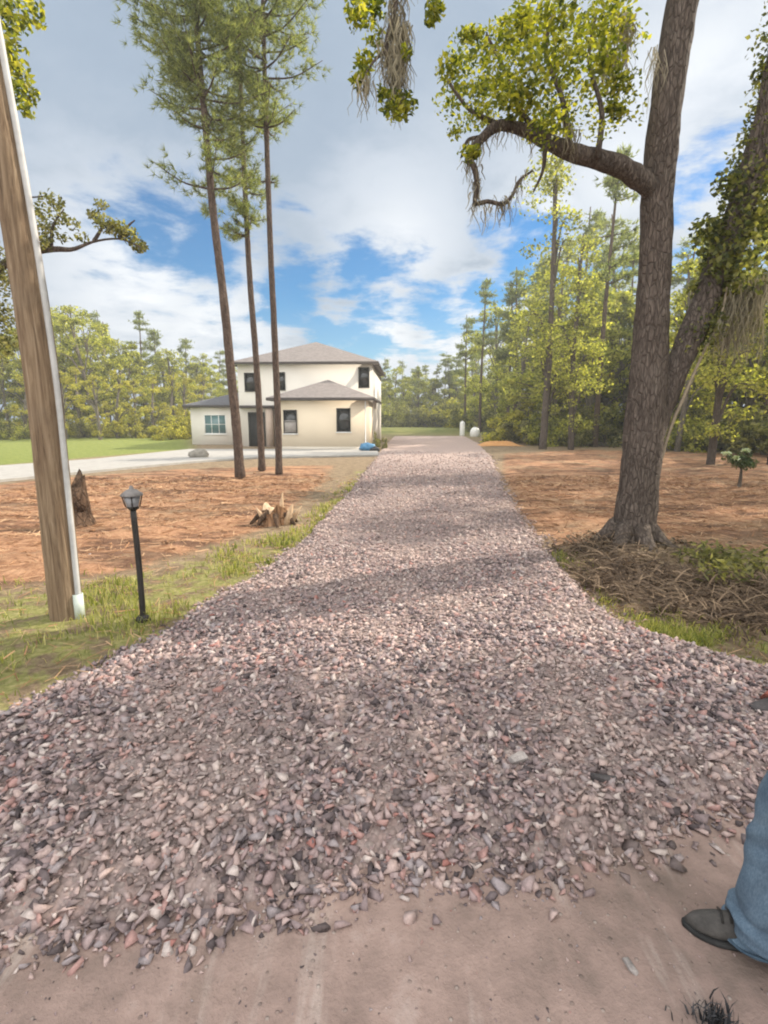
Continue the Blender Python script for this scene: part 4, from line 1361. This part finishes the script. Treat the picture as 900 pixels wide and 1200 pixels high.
# ------------------------------------------------------------------ stumps
def stump(B, r, h, seed, label, mats, lean=(0, 0)):
    rng = np.random.RandomState(seed)
    t = empty('tree_stump', B); tag(t, label, 'stump')
    seg, rings = 30, 14
    g = Geo(); al = np.arange(seg) / seg * 2 * math.pi
    jag = 1 + .22 * np.sin(al * 2 + seed) + .10 * np.sin(al * 5 + 1) + .1 * rng.rand(seg)
    V = []
    for i in range(rings):
        f = i / (rings - 1)
        rr = r * (1 + .55 * (1 - f) ** 4 + .10 * np.sin(al * 4 + seed) * (1 - f * .5) + .04 * rng.rand(seg))
        V.append(np.stack([np.cos(al) * rr + lean[0] * f, np.sin(al) * rr + lean[1] * f, -.08 + (h + .08) * f * (jag if f > .5 else 1 + (jag - 1) * f)], 1))
    V = np.concatenate(V)
    k = np.arange(seg); k2 = (k + 1) % seg
    F = np.concatenate([np.stack([i * seg + k, i * seg + k2, (i + 1) * seg + k2, (i + 1) * seg + k], 1) for i in range(rings - 1)])
    g.add(V, F); g.build('bark', mats[0], t, True)
    e = V[-seg:] * np.array([.97, .97, 1]) - np.array([0, 0, .01])
    g = Geo(); c = e.mean(0) - np.array([0, 0, h * .12])
    g.add(np.concatenate([e, [c]]), np.stack([k, k2, np.full(seg, seg)], 1)); g.build('cut_face', mats[1], t)
    return t


M['cut'] = mat_simple('pale_split_wood', (.42, .28, .17), (.62, .46, .31), 16, .9, .5, .02, stretch=(1, 1, .3))
M['rot'] = mat_bark('rotten_bark', (.035, .022, .015), (.085, .053, .035), (.18, .115, .075), 14, .4)
M['tan_rot'] = mat_bark('torn_stump_bark', (.13, .07, .038), (.28, .155, .085), (.44, .27, .155), 14, .4)
B = gp(322, 614)
t = stump(B, .19, .24, 3, 'splintered brown stump with pale torn wood beside the grass', (M['tan_rot'], M['cut']))
g = Geo()
rng = np.random.RandomState(8)
for (x_, y_, a_, l_, w_) in [(.10, -.02, .1, .52, .05), (.20, -.10, .35, .34, .07), (.16, .06, -.2, .36, .06), (.02, -.12, -.25, .30, .05), (-.12, -.08, -.5, .28, .05), (.24, -.02, .7, .30, .05)]:
    Geo().tube([(x_, y_, -.05), (x_ + a_ * l_ * .5, y_, l_ * .55), (x_ + a_ * l_, y_ - .02, l_)], [w_, w_ * .8, w_ * .15], 6, rough=.5, seed=int(l_ * 100)).build('splinter', M['cut'], t)
g = Geo()
for k in range(7):
    a = k * .9 + .5
    Geo().tube(spline([(math.cos(a) * .1, math.sin(a) * .1, .2), (math.cos(a) * .27, math.sin(a) * .24, .12), (math.cos(a) * .42, math.sin(a) * .36, -.04)], 8), lerp_r([.06, .045, .012], 8), 7, rough=.3, seed=k).build('root', M['rot'], t, True)
# dark round-sided stump behind the pole
B = gp(90, 616)
t = stump(B, .20, .66, 6, 'dark rounded stump peeking out behind the utility pole', (M['rot'], M['rot']), (-.04, 0))
g = Geo(); lumpy(g, (.09, -.05, .42), (.13, .14, .22), 5, amp=.15)
g.build('burl', M['rot'], t, True)
g = Geo()
g.tube([(-.12, 0, .5), (-.16, .0, .75), (-.22, .02, .92)], [.11, .08, .03], 7, rough=.4, seed=2)
g.build('splinter', M['cut'], t)

# ------------------------------------------------------------------ sapling with pale tips
B = gp(866, 571)
t = empty('sapling', B); tag(t, 'small sapling with whitish leaf tips on the bare earth', 'sapling')
rng = np.random.RandomState(5)
g = Geo()
g.tube(spline([(0, 0, -.05), (.01, 0, .3), (-.01, 0, .55)], 10), lerp_r([.05, .035, .02], 10), 8, rough=.1)
tips = [(-.42, 0, .85), (-.25, -.1, .74), (.1, .05, .92), (.3, -.05, .72), (0, -.2, .7), (.2, .2, .8), (-.1, .2, .8)]
for e in tips:
    g.tube(spline([(0, 0, .45), (e[0] * .5, e[1] * .5, .55 + (e[2] - .55) * .4), e], 8), lerp_r([.015, .01, .005], 8), 5)
g.build('stem', M['grey_bark'], t, True)
g = Geo()
for e in tips:
    leaf_cloud(g, clump((e[0] * .8, e[1] * .8, e[2] - .12), .17, 70, rng, .7), .09, rng, .5, .45)
leaf_cloud(g, clump((.05, 0, .6), .26, 150, rng, .7), .09, rng, .5, .45)
g.build('foliage', mat_leaf('dark_sapling_leaf', (.03, .05, .02), (.07, .10, .035), (.12, .15, .06), .25), t)
ptm = mat_leaf('pale_leaf', (.40, .45, .28), (.55, .60, .42), (.68, .70, .55), .2)
for e in tips[:3]:
    g = Geo(); leaf_cloud(g, clump((e[0], e[1], e[2]), .11, 55, rng, .5), .09, rng, .8, .45)
    g.build('pale_tip', ptm, t)

# ------------------------------------------------------------------ brush at the foot of the oak
rng = np.random.RandomState(18)
g = Geo()


def fronds(g, C, L, rng, W=.009, zlim=.6):
    n = len(C); k = 5
    a = rng.uniform(0, 2 * math.pi, n)
    up = rng.uniform(0, zlim, n)
    t_ = np.linspace(0, 1, k)
    d = np.stack([np.cos(a), np.sin(a), up], 1)
    path = C[:, None, :] + d[:, None, :] * (L[:, None] * t_[None])[:, :, None]
    path[:, :, 2] -= (L * .55)[:, None] * t_[None] ** 2 * up[:, None]
    path[:, :, 2] = np.maximum(path[:, :, 2], ground_z(path[:, :, 0], path[:, :, 1]) + .004)
    s_ = np.stack([-np.sin(a), np.cos(a), rng.normal(0, .6, n)], 1) * W
    wv = (1 - .8 * t_)[None, :, None] * s_[:, None, :] * rng.uniform(.3, 1, (n, 1, 1))
    Vv = np.concatenate([path - wv, path + wv], 1).reshape(-1, 3)
    o_ = np.arange(n)[:, None] * (2 * k)
    for i_ in range(k - 1):
        g_idx = o_ + np.array([[i_, i_ + 1, k + i_ + 1, k + i_]])
        F_list.append(g_idx)
    return Vv


def brush(polyc, n, label, L0, L1, seed):
    global F_list
    rng = np.random.RandomState(seed)
    F_list = []
    cs = [gp(*p) for p in polyc]
    C = np.array([tuple(cs[rng.randint(len(cs))]) for _ in range(n)]) + rng.normal(0, 1, (n, 3)) * np.array([.28, .2, 0])
    k = sdf(DRIVE, C[:, 0], C[:, 1]) < -.05
    C = C[k]
    C[:, 2] = ground_z(C[:, 0], C[:, 1]) + np.abs(rng.normal(0, .035, len(C)))
    g = Geo()
    Vv = fronds(g, C, rng.uniform(L0, L1, len(C)), rng, .009, 1.1)
    g.add(Vv, *F_list)
    o = g.build('brush_pile', M['brush'])
    return tag(o, label, 'brush pile')


brush([(760, 690), (790, 690), (820, 700), (850, 690), (870, 700), (800, 715), (840, 720), (740, 680)], 4200, 'heap of dead brown fronds in front of the forked oak', .06, .26, 4)
brush([(700, 672), (725, 668), (680, 680), (715, 690), (690, 655)], 1500, 'thin scatter of dead fronds between gravel and oak roots', .1, .35, 6)
brush([(880, 690), (905, 700), (930, 715), (890, 730), (960, 700)], 1500, 'tangle of grey dead stems past the frond heap', .08, .30, 9)
# dark low palmetto clump behind the heap
g = Geo()
for (x_, y_) in [(820, 668), (840, 672), (860, 676), (880, 672), (845, 690)]:
    c = gp(x_, y_)
    leaf_cloud(g, clump((c.x, c.y, .16), .28, 120, rng, .6), .10, rng, .6, .3)
o = g.build('weed_clump', M['bush_leaf'])
tag(o, 'dark green weed clump behind the dead frond heap', 'weeds')
# mossy leaf litter round the trunk foot
g = Geo()
a = rng.uniform(0, 6.28, 900); r_ = .25 + .75 * np.abs(rng.normal(0, .6, 900))
C = np.stack([OAK.x + np.cos(a) * r_, OAK.y - .1 + np.sin(a) * r_ * .8, 0 * a], 1)
C[:, 2] = ground_z(C[:, 0], C[:, 1]) + rng.uniform(.005, .04, 900)
leaf_cloud(g, C, .07, rng, 1.2, .5)
tag(g.build('leaf_litter', mat_leaf('brown_litter', (.06, .045, .03), (.14, .10, .06), (.28, .21, .13), .1, .8, (1, 1, 1))), 'dead oak leaves lying round the trunk foot', 'leaf litter', kind='stuff')

# fallen twigs and clods on the bare earth
rng = np.random.RandomState(50)
M['clod'] = mat_simple('earth_clod', (.20, .11, .06), (.40, .23, .13), 20, .95, .5)
n = 1600
x = rng.uniform(-9, 12, n); y = rng.uniform(4, 16, n)
k = (np.maximum(sdf(STRAW_L, x, y), sdf(STRAW_R, x, y)) > 0)
x, y = x[k], y[k]; S = .012 + .05 * rng.rand(len(x)) ** 3
g = Geo(); scatter_stones(g, x, y, ground_z(x, y) + S * .2, S, rng, .5)
tag(g.build('clods', M['clod']), 'crumbled orange clods and bark chips over the bare earth', 'clods', kind='stuff')

# ------------------------------------------------------------------ loose things on the road
def single_rock(name, px, py, r, seed, mat, label, cat, rot=0, zoff=.4, basez=None):
    p = gp(px, py)
    z = max(float(road_z(np.array([p.x]), np.array([p.y]))[0]), float(drive_z(np.array([p.x]), np.array([p.y]))[0]) if sdf(DRIVE, np.array([p.x]), np.array([p.y]))[0] > 0 else -1)
    pv_, pf = rock_protos(1, seed, 16)[0]
    pv_ = pv_ / np.abs(pv_).max(0)
    o = Geo().add(pv_ * np.array(r), pf).build(name, mat)
    o.location = (p.x, p.y, z + r[2] * zoff); o.rotation_euler = (.1, -.12, rot)
    bv = o.modifiers.new('bevel', 'BEVEL'); bv.width = min(r) * .12; bv.segments = 2
    return tag(o, label, cat)


M['pale_stone'] = mat_simple('pale_stone', (.36, .33, .31), (.50, .46, .43), 30, .85, .4)
M['mid_stone'] = mat_simple('mid_grey_stone', (.24, .215, .205), (.38, .34, .32), 40, .85, .5)
M['dark_stone_and_shadow'] = mat_simple('dark_stone_and_shadow', (.05, .045, .045), (.10, .09, .09), 30, .85, .4)
M['red_stone'] = mat_simple('rusty_stone', (.24, .07, .05), (.36, .15, .11), 30, .8, .4)
single_rock('rock', 738, 1138, (.014, .028, .012), 31, M['mid_stone'], 'small pale pebble alone on the packed dirt left of the shoe', 'pebble', .3)
single_rock('rock', 705, 942, (.055, .018, .018), 33, M['dark_stone_and_shadow'], 'long dark flat stone on the gravel edge', 'stone', -.25, .9)
single_rock('rock', 604, 916, (.045, .03, .018), 34, M['mid_stone'], 'flat pale grey stone on top of the gravel', 'stone', .2, .9)
single_rock('rock', 926, 850, (.17, .09, .05), 35, M['red_stone'], 'rusty red slab of rock lying on the gravel behind the person', 'rock', -.15, 1.2)
single_rock('rock', 905, 856, (.12, .05, .028), 37, M['dark_stone_and_shadow'], 'black flat piece standing in for the shadow under the rusty red slab', 'rock', -.2, .9)  # solid black piece in place of the shadow gap beneath the slab
# dark dry weed in the road
p = gp(838, 1205)
g = Geo(); n = 160
a = rng.uniform(0, 6.28, n); r_ = np.abs(rng.normal(0, .028, n))
blades(g, p.x + np.cos(a) * r_ * 1.4, p.y + np.sin(a) * r_, np.full(n, .015), rng.uniform(.02, .06, n), rng.uniform(.003, .007, n), rng, 1.1)
tag(g.build('dry_weed', mat_leaf('dark_dry_weed', (.02, .02, .022), (.045, .045, .05), (.08, .08, .085), .05, .8, (1, 1, 1))), 'dark dry weed tuft on the dirt near the shoe', 'weed')

# ------------------------------------------------------------------ person at the right edge
FP = Vector((1.14, 1.30, 0))                     # right foot (ankle)
pz = float(road_z(np.array([FP.x]), np.array([FP.y]))[0])
person = empty('person', (1.25, 1.20, pz))
tag(person, 'person in blue jeans and dark shoes standing on the packed dirt', 'person')
PO = Vector((1.25, 1.20, pz))
face = Vector((-.945, .326, 0)).normalized(); side = Vector((face.y, -face.x, 0))   # side = to the person's right


def wp(f, s_, z):
    return PO + face * f + side * s_ + Vector((0, 0, z))


m, b = material('skin')
finish(b, b.mix(b.noise(objc(b), 12, 3), (.46, .27, .19), (.56, .34, .25)), .5, None, spec=.4)
M['skin'] = m
m, b = material('blue_denim')
p = objc(b)
n = b.noise(p, 7, 4)
wv = b.noise(b('ShaderNodeMapping', None, Vector=p, Scale=(1, 1, .35)).outputs[0], 260, 4, .7)
c = b.ramp(n, [(.3, (.05, .085, .13)), (.5, (.09, .145, .20)), (.72, (.17, .235, .29))])
c = b.mix(.35, c, b.ramp(wv, [(.3, (.045, .07, .11)), (.7, (.26, .32, .39))]))
finish(b, c, .9, b.math('ADD', wv, b.math('MULTIPLY', b.noise(p, 30, 3), 2.0)), .3, .004, .15)
M['denim'] = m
M['shoe'] = mat_simple('dark_suede', (.045, .042, .04), (.085, .078, .072), 25, .85, .3)
M['sole'] = mat_simple('black_sole', (.02, .02, .02), (.04, .04, .04), 20, .8, .3)
M['shirt'] = mat_simple('grey_shirt', (.16, .17, .19), (.22, .23, .25), 9, .9, .3)
M['hair'] = mat_simple('brown_hair', (.04, .025, .016), (.075, .05, .03), 40, .6, .5)


def skin_mesh(name, verts, edges, radii, mat, parent, root=0, sub=2):
    me = bpy.data.meshes.new(name)
    me.from_pydata([tuple(Vector(v) - PO) for v in verts], edges, [])
    o = bpy.data.objects.new(name, me); COL.objects.link(o); o.parent = parent
    o.modifiers.new('skin', 'SKIN')
    for i, r in enumerate(radii):
        sv = me.skin_vertices[0].data[i]
        sv.radius = (r, r) if not isinstance(r, tuple) else r
        sv.use_root = (i == root)
    s_ = o.modifiers.new('sub', 'SUBSURF'); s_.levels = s_.render_levels = sub
    me.materials.append(mat)
    for pl in me.polygons: pl.use_smooth = True
    o.modifiers['skin'].use_smooth_shade = True
    return o


ankR, ankL = wp(-.05 + .12, .13, .09), wp(-.08, -.13, .09)
ankR = Vector((FP.x + .02, FP.y, pz + .09))
kneeR, kneeL = Vector((1.195, 1.285, pz + .50)), wp(.0, -.12, .50)
hipR, hipL = wp(-.02, .10, .90), wp(-.02, -.10, .90)
bv, be, br_ = [], [], []
def node(p, r, par=None):
    bv.append(p); br_.append(r)
    if par is not None: be.append((par, len(bv) - 1))
    return len(bv) - 1
pel = node(wp(0, 0, .96), .13)
ch = node(wp(0, 0, 1.15), .12, pel); sho = node(wp(-.01, 0, 1.38), .13, ch)
nk = node(wp(0, 0, 1.49), .055, sho); hd0 = node(wp(.02, 0, 1.58), .075, nk); hd1 = node(wp(.025, 0, 1.67), .088, hd0); hd2 = node(wp(.01, 0, 1.74), .06, hd1)
for sgn, hp, kn, an in ((1, hipR, kneeR, ankR), (-1, hipL, kneeL, ankL)):
    a_ = node(hp, .085, pel); k_ = node(kn, .055, a_); c_ = node(kn * .6 + an * .4, .055, k_); e_ = node(an, .036, c_); node(an + face * .07 - Vector((0, 0, .052)), .022, e_)
    s1 = node(wp(-.01, sgn * .19, 1.40), .06, sho); el = node(wp(-.06, sgn * .25, 1.12), .042, s1); wr = node(wp(-.02, sgn * .27, .87), .028, el)
    pm = node(wp(.0, sgn * .27, .80), .032, wr)
    for q in range(4):
        f0 = node(wp(.03 - q * .021, sgn * .27, .745), .0095, pm)
        f1 = node(wp(.035 - q * .021, sgn * .262, .71), .009, f0)
        node(wp(.030 - q * .02, sgn * .25, .685 + (.012 if q in (0, 3) else 0)), .008, f1)
    t0 = node(wp(.045, sgn * .262, .80), .011, pm); node(wp(.06, sgn * .25, .765), .010, t0)
skin_mesh('body', bv, be, br_, M['skin'], person, 0, 2)
# shirt
sv_, se_, sr_ = [wp(0, 0, .93), wp(0, 0, 1.12), wp(-.01, 0, 1.37), wp(-.01, .18, 1.40), wp(-.04, .235, 1.22), wp(-.01, -.18, 1.40), wp(-.04, -.235, 1.22), wp(0, 0, 1.45)], [(0, 1), (1, 2), (2, 3), (3, 4), (2, 5), (5, 6), (2, 7)], [.155, .145, .155, .078, .062, .078, .062, .075]
skin_mesh('shirt', sv_, se_, sr_, M['shirt'], person, 0, 2)
# hair
g = Geo(); lumpy(g, wp(0, 0, 1.715) - PO, (.098, .092, .09), 3, amp=.04)
g.build('hair', M['hair'], person, True)
# face: eyes, nose
for s_ in (-.033, .033):
    g = Geo(); lumpy(g, wp(.098, s_, 1.655) - PO, (.012, .012, .012), 1, 10, 8, 0)
    g.build('eye', M['soffit'], person, True)
g = Geo(); lumpy(g, wp(.115, 0, 1.62) - PO, (.018, .014, .024), 2, 12, 8, .05); g.build('nose', M['skin'], person, True)
for s_ in (-.085, .085):
    g = Geo(); lumpy(g, wp(.01, s_, 1.64) - PO, (.018, .010, .03), 2, 12, 8, .05)
    g.build('ear', M['skin'], person, True)


def trouser(hip, knee, ank, seed):
    rng = np.random.RandomState(seed)
    n, seg = 110, 56
    path = spline([ank + Vector((.0, 0, -.045)), ank + Vector((.01, 0, .06)), ank * .55 + knee * .45, knee, hip * .5 + knee * .5, hip], n)
    rad = np.interp(np.linspace(0, 1, n), [0, .06, .14, .3, .5, .58, .8, 1], [.098, .096, .088, .088, .083, .086, .10, .118])
    al = np.arange(seg) / seg * 2 * math.pi
    V = []
    for i in range(n):
        f = i / (n - 1)
        z = path[i][2]
        st_ = math.exp(-((f - .07) / .10) ** 2)
        kn_ = math.exp(-((f - .5) / .06) ** 2)
        wr_ = st_ * (.015 * np.sin(z * 85 + 2.4 * np.sin(al + 1 + seed)) + .006 * np.sin(z * 190 - 3 * np.sin(2 * al + seed)))
        wr_ = wr_ + kn_ * .004 * np.sin(z * 80 + 3 * np.sin(al)) + 0.006 * np.sin(al * 3 + z * 14 + seed) + .004 * np.sin(al * 5 - z * 31)
        rr = rad[i] + wr_
        V.append(np.stack([path[i][0] + np.cos(al) * rr * 1.04, path[i][1] + np.sin(al) * rr * .96, path[i][2] + (.018 * np.cos(al) * st_ if i < 12 else 0 * al)], 1))
    inner = [np.stack([path[i][0] + np.cos(al) * (rad[i] - .008), path[i][1] + np.sin(al) * (rad[i] - .008), path[i][2] + .018 * np.cos(al)], 1) for i in (0, 5)]
    V = [inner[1], inner[0]] + V
    k = np.arange(seg); k2 = (k + 1) % seg
    F = np.concatenate([np.stack([i * seg + k, i * seg + k2, (i + 1) * seg + k2, (i + 1) * seg + k], 1) for i in range(len(V) - 1)])
    return np.concatenate(V), F


g = Geo()
g.add(*trouser(hipR, kneeR, ankR, 1)); g.add(*trouser(hipL, kneeL, ankL, 2))
lumpy(g, wp(-.02, 0, .93), (.165, .19, .13), 7, 28, 16, .03)
jn = g.build('jeans', M['denim'], person, True, PO)
M['stitch'] = mat_simple('denim_hem', (.035, .06, .09), (.07, .11, .15), 60, .9, .4)
for an_ in (ankR, ankL):
    al = np.linspace(0, 2 * math.pi, 49)
    c_ = an_ + Vector((0, 0, -.033))
    pth_ = np.stack([c_.x + np.cos(al) * .1035, c_.y + np.sin(al) * .0965, c_.z + .018 * np.cos(al) + .003 * np.sin(5 * al)], 1)
    Geo().tube(pth_, .0045, 6).build('hem', M['stitch'], jn, True, PO)


def shoe(ank, name_parent):
    base = Vector((ank.x, ank.y, pz))
    n, seg = 22, 24
    L0, L1 = -.085, .205
    g, s_ = Geo(), Geo()
    rings, srings = [], []
    for i in range(n):
        f = i / (n - 1)
        u = L0 + (L1 - L0) * f
        e = math.sqrt(max(1 - (2 * f - 1) ** 8, 0.0)) if f < .5 else math.sqrt(max(1 - ((f - .5) / .5) ** 3.2, 0.0))
        wdt = np.interp(f, [0, .15, .4, .7, .9, 1], [.03, .036, .036, .048, .044, .02]) * max(e, .15)
        hgt = np.interp(f, [0, .1, .3, .42, .6, .8, .95, 1], [.085, .098, .10, .10, .074, .054, .040, .026])
        al = np.arange(seg) / seg * 2 * math.pi
        cz = hgt * .5
        c = base + face * u
        r_ = np.sign(np.sin(al)) * np.abs(np.sin(al)) ** .8
        o_ = np.cos(al)
        sd = np.array(tuple(side))
        rings.append(np.array(tuple(c)) + (o_ * wdt * np.where(r_ > 0, 1 - .35 * r_, 1))[:, None] * sd + np.stack([0 * al, 0 * al, .014 + (cz - .005) + r_ * cz], 1))
        srings.append(np.array(tuple(c + face * (.006 * (2 * f - 1)))) + (o_ * (wdt + .005))[:, None] * sd + np.stack([0 * al, 0 * al, .009 + .009 * np.clip(r_ * 2, -1, 1)], 1))
    k = np.arange(seg); k2 = (k + 1) % seg
    F = np.concatenate([np.stack([i * seg + k, i * seg + k2, (i + 1) * seg + k2, (i + 1) * seg + k], 1) for i in range(n - 1)])
    e = (n - 1) * seg
    capf = np.concatenate([[list(k[::-1])], [list(e + k)]])
    g.add(np.concatenate(rings), F, capf); s_.add(np.concatenate(srings), F, capf)
    o = g.build('shoe', M['shoe'], name_parent, True, PO)
    s_.build('sole', M['sole'], o, True, PO)
    for q in range(4):
        u = .045 + q * .022
        z = np.interp(u, [.0, .045, .09, .15], [.118, .105, .09, .07])
        c = base + face * u
        Geo().tube([tuple(c + side * .028 + Vector((0, 0, z - .012))), tuple(c + Vector((0, 0, z + .006))), tuple(c - side * .028 + Vector((0, 0, z - .012)))], .0035, 6).build('lace', M['black'], o, True, PO)


shoe(ankR, person); shoe(ankL, person)

for lst in PR.values():                      # drop kinds that were never planted
    for o in lst:
        if 'label' not in o:
            for c in list(o.children): bpy.data.objects.remove(c)
            bpy.data.objects.remove(o)

# ------------------------------------------------------------------ thin damp air between the near ground and the far woods
hm = bpy.data.materials.new('haze_air')
hm.use_nodes = True
b = NB(hm.node_tree)
pv = b('ShaderNodeVolumePrincipled', None, Color=(.86, .88, .84), Density=0.0019, Anisotropy=.2)
b('ShaderNodeOutputMaterial', None, Volume=pv)
tag(Geo().box(-160, -30, -2.0, 160, 135, 26).build('haze', hm), kind='stuff')
